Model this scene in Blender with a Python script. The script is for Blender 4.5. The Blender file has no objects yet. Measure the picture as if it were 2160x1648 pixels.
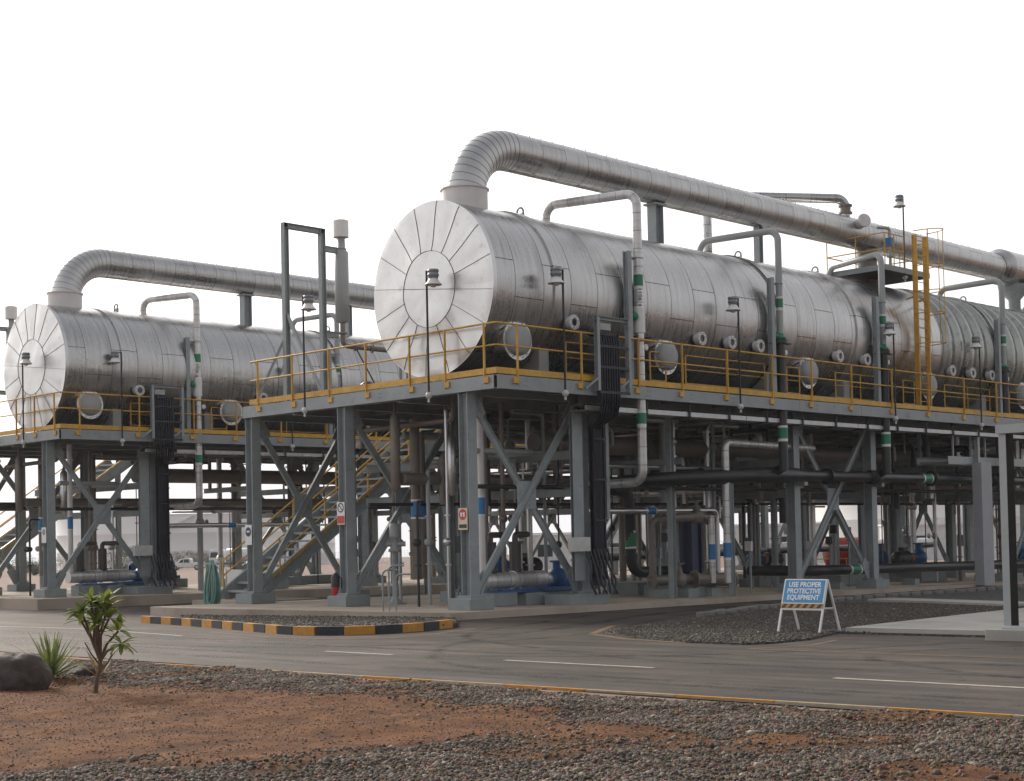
import bpy, math, random
import numpy as np
from mathutils import Vector, Matrix, noise as mnoise

R = math.radians
random.seed(7)
scene = bpy.context.scene
col = scene.collection

# ---------------------------------------------------------------- camera
cam_d = bpy.data.cameras.new("camera")
cam = bpy.data.objects.new("camera", cam_d)
col.objects.link(cam)
fw = Vector((0.70938207, 0.70434116, 0.02608849)).normalized()
rt = Vector((0.70481601, -0.70906567, -0.02145397)).normalized()
up = rt.cross(fw).normalized()
rt = fw.cross(up).normalized()
cam.matrix_world = Matrix(((rt.x, up.x, -fw.x, -23.3321), (rt.y, up.y, -fw.y, -23.5800),
                           (rt.z, up.z, -fw.z, 1.6), (0, 0, 0, 1)))
cam_d.sensor_width = 36.0
cam_d.lens = 3138.07 / 2160 * 36.0
cam_d.shift_y = (1045.845 - 824) / 2160
cam_d.clip_start = 0.1
cam_d.clip_end = 5000
scene.camera = cam

# ---------------------------------------------------------------- world, sun, exposure
SUN_EL, SUN_AZ = R(27), R(80)          # azimuth measured from +X towards +Y
world = bpy.data.worlds.new("World")
scene.world = world
world.use_nodes = True
wn = world.node_tree
bg = wn.nodes["Background"]
sky = wn.nodes.new("ShaderNodeTexSky")
sky.sky_type = 'NISHITA'
sky.sun_disc = False
sky.sun_elevation = SUN_EL
sky.sun_rotation = R(90) - SUN_AZ
sky.air_density = 1.0
sky.dust_density = 10.0
sky.ozone_density = 1.0
desat = wn.nodes.new("ShaderNodeHueSaturation")
desat.inputs["Saturation"].default_value = 0.35
wn.links.new(sky.outputs[0], desat.inputs["Color"])
# bright white haze round the horizon, greyer overhead, added to the clear-sky model
geo = wn.nodes.new("ShaderNodeTexCoord"); sepz = wn.nodes.new("ShaderNodeSeparateXYZ")
wn.links.new(geo.outputs["Generated"], sepz.inputs[0])
hr = wn.nodes.new("ShaderNodeValToRGB")
el = hr.color_ramp.elements
el[0].position = 0.30; el[0].color = (1.0, .985, 1.0, 1)
el[1].position = 0.85; el[1].color = (.42, .43, .455, 1)
wn.links.new(sepz.outputs["Z"], hr.inputs[0])
veil = wn.nodes.new("ShaderNodeMix"); veil.data_type = 'RGBA'; veil.blend_type = 'MULTIPLY'; veil.inputs[0].default_value = 1.0
veil.inputs[7].default_value = (17.5, 17.5, 17.5, 1)
wn.links.new(hr.outputs[0], veil.inputs[6])
# the haze glows on the sun's side of the sky and is dimmer on the opposite side
sd = wn.nodes.new("ShaderNodeVectorMath"); sd.operation = 'DOT_PRODUCT'
sd.inputs[1].default_value = (math.cos(SUN_AZ), math.sin(SUN_AZ), 0)
wn.links.new(geo.outputs["Generated"], sd.inputs[0])
sm = wn.nodes.new("ShaderNodeMapRange")
sm.inputs[1].default_value = -0.9; sm.inputs[2].default_value = 0.45; sm.inputs[3].default_value = 7.5; sm.inputs[4].default_value = 17.5
wn.links.new(sd.outputs["Value"], sm.inputs[0]); wn.links.new(sm.outputs[0], veil.inputs[7])
addn = wn.nodes.new("ShaderNodeMix"); addn.data_type = 'RGBA'; addn.blend_type = 'ADD'; addn.inputs[0].default_value = 1.0
wn.links.new(desat.outputs[0], addn.inputs[6]); wn.links.new(veil.outputs[2], addn.inputs[7])
wn.links.new(addn.outputs[2], bg.inputs["Color"])
bg.inputs["Strength"].default_value = 0.06

sun_d = bpy.data.lights.new("sun", 'SUN')
sun_d.energy = 2.8
sun_d.angle = R(9)
sun_d.color = (1.0, 0.90, 0.76)
sun = bpy.data.objects.new("sun", sun_d)
col.objects.link(sun)
sdir = Vector((math.cos(SUN_EL) * math.cos(SUN_AZ), math.cos(SUN_EL) * math.sin(SUN_AZ), math.sin(SUN_EL)))
sun.rotation_euler = sdir.to_track_quat('Z', 'Y').to_euler()
sun.location = (0, 0, 60)

scene.view_settings.view_transform = 'Standard'
scene.view_settings.look = 'None'
scene.view_settings.exposure = 0.0
scene.view_settings.gamma = 1.0
scene.view_settings.use_curve_mapping = False
scene.cycles.max_bounces = 8
scene.cycles.diffuse_bounces = 4
scene.cycles.glossy_bounces = 4
scene.cycles.use_denoising = True

# ---------------------------------------------------------------- ground levels
def G(x, y, off=0.0):                    # the site falls gently away from the camera
    return -0.261 - 0.009 * (x + y) + off
def S(x):                                # top of the concrete plant slabs
    return -0.1 - 0.012 * max(x, -3.0)

# ---------------------------------------------------------------- materials
MATS = {}
def new_mat(name):
    m = bpy.data.materials.new(name); m.use_nodes = True
    MATS[name] = m
    nt = m.node_tree
    return m, nt, nt.nodes["Principled BSDF"]
def nd(nt, t, **k):
    n = nt.nodes.new(t)
    for a, b in k.items():
        if a in n.inputs: n.inputs[a].default_value = b
        else: setattr(n, a, b)
    return n
def ramp(nt, stops):
    n = nt.nodes.new("ShaderNodeValToRGB")
    e = n.color_ramp.elements
    while len(e) < len(stops): e.new(0.5)
    for k, (p, c) in enumerate(stops):
        e[k].position = p
        e[k].color = (*c, 1) if len(c) == 3 else c
    return n
def paint(name, c, rough=0.5, metal=0.0, var=0.12, scale=3.0, bump=0.0, dirt=None, spec=0.5, coord="Object", rust=None):
    """paint, metal or plastic with wear: noise in the colour, the gloss and a little in the surface"""
    m, nt, b = new_mat(name)
    tc = nd(nt, "ShaderNodeTexCoord")
    n1 = nd(nt, "ShaderNodeTexNoise", Scale=scale, Detail=6.0, Roughness=0.6)
    nt.links.new(tc.outputs[coord], n1.inputs["Vector"])
    lo = tuple(x * (1 - var) for x in c); hi = tuple(min(1, x * (1 + var)) for x in c)
    rp = ramp(nt, [(0.3, lo), (0.7, hi)])
    nt.links.new(n1.outputs["Fac"], rp.inputs[0])
    last = rp.outputs[0]
    if dirt:
        n2 = nd(nt, "ShaderNodeTexNoise", Scale=scale * 2.7, Detail=8.0, Roughness=0.7)
        nt.links.new(tc.outputs[coord], n2.inputs["Vector"])
        r2 = ramp(nt, [(0.56, (0, 0, 0)), (0.72, (1, 1, 1))])
        nt.links.new(n2.outputs["Fac"], r2.inputs[0])
        mx = nd(nt, "ShaderNodeMix", data_type='RGBA')
        nt.links.new(r2.outputs[0], mx.inputs[0]); nt.links.new(last, mx.inputs[6])
        mx.inputs[7].default_value = (*dirt, 1)
        last = mx.outputs[2]
    if rust:
        n3 = nd(nt, "ShaderNodeTexNoise", Scale=5.5, Detail=10.0, Roughness=0.78)
        mp3 = nd(nt, "ShaderNodeMapping"); mp3.inputs["Scale"].default_value = (1, 1, .35)
        nt.links.new(tc.outputs[coord], mp3.inputs[0]); nt.links.new(mp3.outputs[0], n3.inputs["Vector"])
        r3 = ramp(nt, [(0.64, (0, 0, 0)), (0.70, (.8, .8, .8))]); nt.links.new(n3.outputs["Fac"], r3.inputs[0])
        m3 = nd(nt, "ShaderNodeMix", data_type='RGBA'); nt.links.new(r3.outputs[0], m3.inputs[0]); nt.links.new(last, m3.inputs[6])
        m3.inputs[7].default_value = (*rust, 1); last = m3.outputs[2]
    nt.links.new(last, b.inputs["Base Color"])
    mr = nd(nt, "ShaderNodeMapRange"); mr.inputs[3].default_value = max(0.05, rough - 0.1); mr.inputs[4].default_value = min(1, rough + 0.1)
    nt.links.new(n1.outputs["Fac"], mr.inputs[0]); nt.links.new(mr.outputs[0], b.inputs["Roughness"])
    b.inputs["Metallic"].default_value = metal
    b.inputs["Specular IOR Level"].default_value = spec
    if bump:
        bp = nd(nt, "ShaderNodeBump", Strength=bump, Distance=0.02)
        nt.links.new(n1.outputs["Fac"], bp.inputs["Height"]); nt.links.new(bp.outputs[0], b.inputs["Normal"])
    return m

def cladding(name, row, brick, base=0.50, rough=0.34, metal=0.9, seam=0.010, tint=(1, 1, 1), waves=0.25):
    """sheet-metal insulation jacket; UV = (round the pipe, along the pipe) in metres"""
    m, nt, b = new_mat(name)
    tc = nd(nt, "ShaderNodeTexCoord")
    br = nd(nt, "ShaderNodeTexBrick", Scale=1.0)
    br.offset = 0.37
    br.inputs["Mortar Size"].default_value = seam
    br.inputs["Mortar Smooth"].default_value = 0.2
    br.inputs["Brick Width"].default_value = brick
    br.inputs["Row Height"].default_value = row
    a = [base * t for t in tint]
    br.inputs["Color1"].default_value = (a[0] * .90, a[1] * .90, a[2] * .90, 1)
    br.inputs["Color2"].default_value = (a[0] * 1.06, a[1] * 1.06, a[2] * 1.06, 1)
    br.inputs["Mortar"].default_value = (.10, .095, .09, 1)
    nt.links.new(tc.outputs["UV"], br.inputs["Vector"])
    # stains and rain streaks running round the shell
    mp = nd(nt, "ShaderNodeMapping"); mp.inputs["Scale"].default_value = (0.35, 5.0, 1.0)
    nt.links.new(tc.outputs["UV"], mp.inputs[0])
    n1 = nd(nt, "ShaderNodeTexNoise", Scale=1.6, Detail=7.0, Roughness=0.62)
    nt.links.new(mp.outputs[0], n1.inputs["Vector"])
    n2 = nd(nt, "ShaderNodeTexNoise", Scale=1.3, Detail=5.0, Roughness=0.55)
    nt.links.new(tc.outputs["Object"], n2.inputs["Vector"])
    mul = nd(nt, "ShaderNodeMix", data_type='RGBA', blend_type='MULTIPLY')
    mul.inputs[0].default_value = 0.85
    r1 = ramp(nt, [(0.30, (.58, .54, .50)), (0.44, (.86, .85, .84)), (0.62, (1.0, 1.0, 1.0)), (0.75, (1.12, 1.12, 1.13))])
    nt.links.new(n1.outputs["Fac"], r1.inputs[0])
    nt.links.new(br.outputs["Color"], mul.inputs[6]); nt.links.new(r1.outputs[0], mul.inputs[7])
    nt.links.new(mul.outputs[2], b.inputs["Base Color"])
    b.inputs["Metallic"].default_value = metal
    pb = nd(nt, "ShaderNodeTexBrick", Scale=1.0)
    pb.offset = br.offset
    for k in ("Mortar Size", "Brick Width", "Row Height"): pb.inputs[k].default_value = br.inputs[k].default_value
    pb.inputs["Color1"].default_value = (0, 0, 0, 1); pb.inputs["Color2"].default_value = (1, 1, 1, 1); pb.inputs["Mortar"].default_value = (.5, .5, .5, 1)
    nt.links.new(tc.outputs["UV"], pb.inputs["Vector"])
    ad = nd(nt, "ShaderNodeMath", operation='ADD')
    nt.links.new(n1.outputs["Fac"], ad.inputs[0]); nt.links.new(n2.outputs["Fac"], ad.inputs[1])
    mr = nd(nt, "ShaderNodeMapRange"); mr.inputs[1].default_value = 0.6; mr.inputs[2].default_value = 1.4
    mr.inputs[3].default_value = rough - 0.16; mr.inputs[4].default_value = rough + 0.08
    nt.links.new(ad.outputs[0], mr.inputs[0])
    pr = nd(nt, "ShaderNodeMath", operation='MULTIPLY_ADD'); pr.inputs[1].default_value = .14
    nt.links.new(pb.outputs["Color"], pr.inputs[0]); nt.links.new(mr.outputs[0], pr.inputs[2]); nt.links.new(pr.outputs[0], b.inputs["Roughness"])
    # dents between the seams, and the seam itself
    bp = nd(nt, "ShaderNodeBump", Strength=waves, Distance=0.03)
    nt.links.new(n2.outputs["Fac"], bp.inputs["Height"])
    bp2 = nd(nt, "ShaderNodeBump", Strength=0.5, Distance=0.01); bp2.invert = True
    nt.links.new(br.outputs["Fac"], bp2.inputs["Height"]); nt.links.new(bp.outputs[0], bp2.inputs["Normal"])
    nt.links.new(bp2.outputs[0], b.inputs["Normal"])
    return m

cladding("vessel_cladding", 0.95, 2.3, rough=.27, waves=.6, base=.56)
cladding("pipe_cladding", 0.85, 1.3, base=0.55, rough=0.30, seam=0.008)
paint("elbow_sheet", (.52, .52, .52), rough=0.34, metal=0.9, var=0.08, scale=3)
cladding("jacket", 0.45, 3.0, base=0.72, rough=0.38, metal=0.6, seam=0.006, waves=0.1)
paint("end_sheet", (.63, .63, .62), rough=0.32, metal=0.75, var=0.10, scale=1.4, dirt=(.50, .48, .45), bump=.5)
paint("seam_line", (.15, .115, .09), rough=0.7)
paint("silver", (.62, .62, .62), rough=0.3, metal=0.95, var=0.1, scale=2)
paint("galv_cover", (.36, .37, .39), rough=0.55, metal=0.0, var=0.10, scale=2)
paint("galvanised", (.50, .51, .52), rough=0.42, metal=0.7, var=0.15, scale=6)
paint("grey_steel", (.295, .328, .340), rough=0.48, var=0.16, scale=1.5, dirt=(.205, .215, .215), rust=(.13, .075, .045))
paint("grey_pipe", (.36, .38, .385), rough=0.42, var=0.08, scale=2)
paint("ribbed_grey", (.40, .415, .39), rough=0.28, var=0.18, scale=1.2, metal=.8, dirt=(.22, .22, .20))
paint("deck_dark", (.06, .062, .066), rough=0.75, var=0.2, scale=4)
paint("yellow_paint", (.64, .36, .05), rough=0.5, var=0.2, scale=3, dirt=(.38, .24, .08), rust=(.22, .10, .04))
paint("white_paint", (.76, .76, .74), rough=0.4, var=0.05)
paint("white_jacket", (.68, .66, .65), rough=0.42, var=0.07, scale=3)
paint("black_pipe", (.022, .024, .028), rough=0.38, var=0.25, scale=3)
paint("cable_black", (.016, .018, .03), rough=0.5, var=0.3, scale=8)
paint("navy_cables", (.013, .016, .030), rough=0.5, var=0.3, scale=10)
paint("green_band", (.012, .20, .10), rough=0.4)
paint("blue_band", (.03, .19, .46), rough=0.4)
paint("pump_blue", (.025, .10, .26), rough=0.5, var=0.25, dirt=(.07, .09, .13))
paint("navy_plate", (.012, .022, .075), rough=0.4, var=0.15)
paint("motor_black", (.03, .03, .035), rough=0.5)
paint("orange_guard", (.33, .10, .035), rough=0.6, var=.3, dirt=(.14, .08, .05))
paint("red_paint", (.45, .02, .018), rough=0.4)
paint("brown_pipe", (.20, .172, .152), rough=0.45, var=0.12, scale=2, metal=0.25)
paint("glass_dark", (.02, .04, .05), rough=0.12)
paint("plinth_grey", (.25, .28, .285), rough=0.8, var=0.12, scale=3, bump=0.1, dirt=(.26, .27, .26))
paint("hose_teal", (.13, .28, .24), rough=0.55, var=0.2, scale=5)
paint("sign_blue", (.05, .26, .52), rough=0.4, var=0.06)
paint("sign_red", (.55, .045, .04), rough=0.45)
paint("sign_white", (.78, .78, .76), rough=0.4, var=0.04)
paint("sign_cream", (.72, .60, .42), rough=0.45)
paint("sign_back", (.12, .115, .11), rough=0.6)
paint("lamp_grey", (.26, .28, .30), rough=0.5, metal=0.4)
paint("lamp_glass", (.55, .56, .54), rough=0.15)
paint("tyre_rubber", (.02, .02, .02), rough=0.8)
paint("kerb_orange", (.52, .24, .03), rough=0.65, var=0.2, scale=7, bump=0.2, dirt=(.33, .20, .08), coord="Object")
paint("kerb_black", (.024, .026, .031), rough=0.7, var=0.35, scale=7, bump=0.3, dirt=(.085, .075, .065))
paint("kerb_white", (.42, .32, .20), rough=0.6, var=0.2, scale=7)
paint("kerb_stone", (.17, .16, .15), rough=0.9, var=0.25, scale=6, bump=0.4)
paint("line_white", (.46, .42, .36), rough=0.7, var=0.3, scale=8, dirt=(.09, .08, .07))
paint("line_yellow", (.19, .115, .05), rough=0.7, var=0.35, scale=6, dirt=(.12, .10, .08))
paint("gate_dark", (.030, .029, .026), rough=.95, spec=.15, var=.25, scale=5, dirt=(.055, .05, .043))  # dark tone puts the shade on the gate post into the colour
paint("tank_white", (.80, .81, .81), rough=0.5, var=0.05, scale=0.1)
paint("car_white", (.70, .71, .72), rough=0.3)
paint("bark", (.13, .09, .06), rough=0.9, var=0.3, scale=20, bump=0.5)
paint("boulder", (.055, .042, .036), rough=0.8, var=0.5, scale=7, bump=1.0, dirt=(.12, .075, .05))
paint("petal", (.85, .82, .72), rough=0.5)
paint("dry_leaf", (.30, .17, .06), rough=0.7, var=0.3, scale=8)

def leaf_mat(name, c1, c2):
    m, nt, b = new_mat(name)
    oi = nd(nt, "ShaderNodeTexCoord")
    n = nd(nt, "ShaderNodeTexNoise", Scale=9.0, Detail=3.0)
    nt.links.new(oi.outputs["Object"], n.inputs["Vector"])
    rp = ramp(nt, [(0.3, c1), (0.7, c2)])
    nt.links.new(n.outputs["Fac"], rp.inputs[0]); nt.links.new(rp.outputs[0], b.inputs["Base Color"])
    b.inputs["Roughness"].default_value = 0.62
    tr = nd(nt, "ShaderNodeBsdfTranslucent"); nt.links.new(rp.outputs[0], tr.inputs["Color"])
    mx = nd(nt, "ShaderNodeMixShader"); mx.inputs[0].default_value = 0.35
    out = nt.nodes["Material Output"]
    nt.links.new(b.outputs[0], mx.inputs[1]); nt.links.new(tr.outputs[0], mx.inputs[2]); nt.links.new(mx.outputs[0], out.inputs["Surface"])
leaf_mat("plumeria_leaf", (.11, .17, .028), (.27, .31, .06))
leaf_mat("yucca_leaf", (.09, .13, .04), (.24, .27, .09))
leaf_mat("shrub_leaf", (.055, .07, .045), (.11, .125, .075))

def ground_mat(name, c_lo, c_hi, scale, rough=0.9, bump=0.3, dist=0.02, stretch=(1, 1, 1), fine=60.0, fine_amt=0.5, stain=None, spec=0.5):
    m, nt, b = new_mat(name)
    tc = nd(nt, "ShaderNodeTexCoord")
    mp = nd(nt, "ShaderNodeMapping"); mp.inputs["Scale"].default_value = stretch
    nt.links.new(tc.outputs["Object"], mp.inputs[0])
    n1 = nd(nt, "ShaderNodeTexNoise", Scale=scale, Detail=8.0, Roughness=0.62)
    nt.links.new(mp.outputs[0], n1.inputs["Vector"])
    n2 = nd(nt, "ShaderNodeTexNoise", Scale=fine, Detail=4.0, Roughness=0.7)
    nt.links.new(tc.outputs["Object"], n2.inputs["Vector"])
    mixf = nd(nt, "ShaderNodeMix", data_type='FLOAT'); mixf.inputs[0].default_value = fine_amt
    nt.links.new(n1.outputs["Fac"], mixf.inputs[2]); nt.links.new(n2.outputs["Fac"], mixf.inputs[3])
    rp = ramp(nt, [(0.33, c_lo), (0.67, c_hi)])
    nt.links.new(mixf.outputs[0], rp.inputs[0])
    last = rp.outputs[0]
    if stain:
        n3 = nd(nt, "ShaderNodeTexNoise", Scale=stain[0], Detail=5.0, Roughness=0.55)
        mp3 = nd(nt, "ShaderNodeMapping"); mp3.inputs["Scale"].default_value = stain[1]
        mp3.inputs["Rotation"].default_value = (0, 0, stain[3] if len(stain) > 3 else 0)
        nt.links.new(tc.outputs["Object"], mp3.inputs[0]); nt.links.new(mp3.outputs[0], n3.inputs["Vector"])
        r3 = ramp(nt, [(0.48, (1, 1, 1)), (0.68, stain[2])])
        nt.links.new(n3.outputs["Fac"], r3.inputs[0])
        mu = nd(nt, "ShaderNodeMix", data_type='RGBA', blend_type='MULTIPLY'); mu.inputs[0].default_value = 1
        nt.links.new(last, mu.inputs[6]); nt.links.new(r3.outputs[0], mu.inputs[7]); last = mu.outputs[2]
    nt.links.new(last, b.inputs["Base Color"])
    b.inputs["Roughness"].default_value = rough
    b.inputs["Specular IOR Level"].default_value = spec
    bp = nd(nt, "ShaderNodeBump", Strength=bump, Distance=dist)
    nt.links.new(n2.outputs["Fac"], bp.inputs["Height"]); nt.links.new(bp.outputs[0], b.inputs["Normal"])
    return m
ground_mat("far_dirt", (.16, .10, .075), (.25, .165, .125), 0.08, bump=0.4, dist=0.05, fine=3.0)
def asphalt_mat():
    m, nt, b = new_mat("asphalt")
    tc = nd(nt, "ShaderNodeTexCoord")
    def noise(scale, stretch=(1, 1, 1), rot=0.0, det=7.0, rough=.62):
        mp = nd(nt, "ShaderNodeMapping"); mp.inputs["Scale"].default_value = stretch; mp.inputs["Rotation"].default_value = (0, 0, rot)
        nt.links.new(tc.outputs["Object"], mp.inputs[0])
        n = nd(nt, "ShaderNodeTexNoise", Scale=scale, Detail=det, Roughness=rough); nt.links.new(mp.outputs[0], n.inputs["Vector"]); return n
    n1 = noise(.9, (1.5, .45, 1)); r1 = ramp(nt, [(.36, (.044, .035, .030)), (.5, (.068, .054, .046)), (.66, (.105, .085, .071))]); nt.links.new(n1.outputs["Fac"], r1.inputs[0])
    last = r1.outputs[0]
    def mulby(n, stops):
        nonlocal last
        r = ramp(nt, stops); nt.links.new(n.outputs["Fac"], r.inputs[0])
        mu = nd(nt, "ShaderNodeMix", data_type='RGBA', blend_type='MULTIPLY'); mu.inputs[0].default_value = 1
        nt.links.new(last, mu.inputs[6]); nt.links.new(r.outputs[0], mu.inputs[7]); last = mu.outputs[2]
    mulby(noise(.8, (2.6, .16, 1), .05), [(.40, (.55, .54, .53)), (.56, (1, 1, 1))])       # wheel tracks
    mulby(noise(.35), [(.38, (.72, .70, .69)), (.62, (1.15, 1.13, 1.1))])                  # worn and repaired areas
    mulby(noise(75, det=3.0), [(.35, (.72, .72, .72)), (.65, (1.25, 1.25, 1.25))])         # grain
    n5 = noise(.55, (1, .6, 1), .6, 9.0, .7); r5 = ramp(nt, [(.55, (0, 0, 0)), (.74, (.75, .75, .75))]); nt.links.new(n5.outputs["Fac"], r5.inputs[0])
    mx = nd(nt, "ShaderNodeMix", data_type='RGBA'); nt.links.new(r5.outputs[0], mx.inputs[0]); nt.links.new(last, mx.inputs[6]); mx.inputs[7].default_value = (.13, .085, .06, 1)   # blown sand
    vc = nd(nt, "ShaderNodeTexVoronoi", Scale=.42, feature='DISTANCE_TO_EDGE')
    nw = noise(1.3); mw = nd(nt, "ShaderNodeMix", data_type='RGBA', blend_type='ADD'); mw.inputs[0].default_value = .9
    nt.links.new(tc.outputs["Object"], mw.inputs[6]); nt.links.new(nw.outputs["Color"], mw.inputs[7]); nt.links.new(mw.outputs[2], vc.inputs["Vector"])
    rc = ramp(nt, [(.0, (.35, .34, .33)), (.006, (1, 1, 1))]); nt.links.new(vc.outputs["Distance"], rc.inputs[0])
    mc = nd(nt, "ShaderNodeMix", data_type='RGBA', blend_type='MULTIPLY'); mc.inputs[0].default_value = 1; nt.links.new(mx.outputs[2], mc.inputs[6]); nt.links.new(rc.outputs[0], mc.inputs[7])
    nt.links.new(mc.outputs[2], b.inputs["Base Color"]); b.inputs["Roughness"].default_value = .72; b.inputs["Specular IOR Level"].default_value = .35
    n6 = noise(95, det=3.0); bp = nd(nt, "ShaderNodeBump", Strength=.35, Distance=.008); nt.links.new(n6.outputs["Fac"], bp.inputs["Height"]); nt.links.new(bp.outputs[0], b.inputs["Normal"])
asphalt_mat()
def tyre_mat():
    m, nt, b = new_mat("tyre_mark")
    tc = nd(nt, "ShaderNodeTexCoord"); n = nd(nt, "ShaderNodeTexNoise", Scale=1.6, Detail=6.0, Roughness=.65); nt.links.new(tc.outputs["Object"], n.inputs["Vector"])
    b.inputs["Base Color"].default_value = (.018, .016, .015, 1); b.inputs["Roughness"].default_value = .6
    uv = nd(nt, "ShaderNodeSeparateXYZ"); nt.links.new(tc.outputs["UV"], uv.inputs[0])
    pg = nd(nt, "ShaderNodeMapRange"); pg.inputs[1].default_value = 0; pg.inputs[2].default_value = .5
    ab = nd(nt, "ShaderNodeMath", operation='PINGPONG'); ab.inputs[1].default_value = .5; nt.links.new(uv.outputs[0], ab.inputs[0]); nt.links.new(ab.outputs[0], pg.inputs[0])
    r = ramp(nt, [(.38, (0, 0, 0)), (.72, (.8, .8, .8))]); nt.links.new(n.outputs["Fac"], r.inputs[0])
    mu = nd(nt, "ShaderNodeMath", operation='MULTIPLY'); nt.links.new(pg.outputs[0], mu.inputs[0]); nt.links.new(r.outputs[0], mu.inputs[1])
    nt.links.new(mu.outputs[0], b.inputs["Alpha"])
tyre_mat()
ground_mat("concrete", (.37, .305, .25), (.50, .425, .355), 0.9, rough=0.85, bump=0.12, dist=0.006, fine=40.0, stain=(0.6, (1, 1, 1), (.72, .68, .64)))
ground_mat("path_concrete", (.34, .325, .29), (.44, .42, .38), 1.2, rough=0.8, bump=0.1, dist=0.006, fine=30.0, stain=(.8, (1, .4, 1), (.7, .7, .7)))
def gravel_bed(name, c1, c2, c3, scale):
    m, nt, b = new_mat(name)
    tc = nd(nt, "ShaderNodeTexCoord")
    v = nd(nt, "ShaderNodeTexVoronoi", Scale=scale)
    nt.links.new(tc.outputs["Object"], v.inputs["Vector"])
    sep = nd(nt, "ShaderNodeSeparateColor"); nt.links.new(v.outputs["Color"], sep.inputs[0])
    rp = ramp(nt, [(0.0, c1), (0.55, c2), (1.0, c3)])
    nt.links.new(sep.outputs[0], rp.inputs[0])
    nt.links.new(rp.outputs[0], b.inputs["Base Color"]); b.inputs["Roughness"].default_value = 0.85
    bp = nd(nt, "ShaderNodeBump", Strength=0.9, Distance=0.03); bp.invert = True
    nt.links.new(v.outputs["Distance"], bp.inputs["Height"]); nt.links.new(bp.outputs[0], b.inputs["Normal"])
gravel_bed("gravel_bed", (.035, .032, .030), (.075, .068, .062), (.14, .125, .11), 26.0)
gravel_bed("dark_gravel", (.030, .028, .027), (.060, .056, .054), (.12, .11, .10), 22.0)

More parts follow.
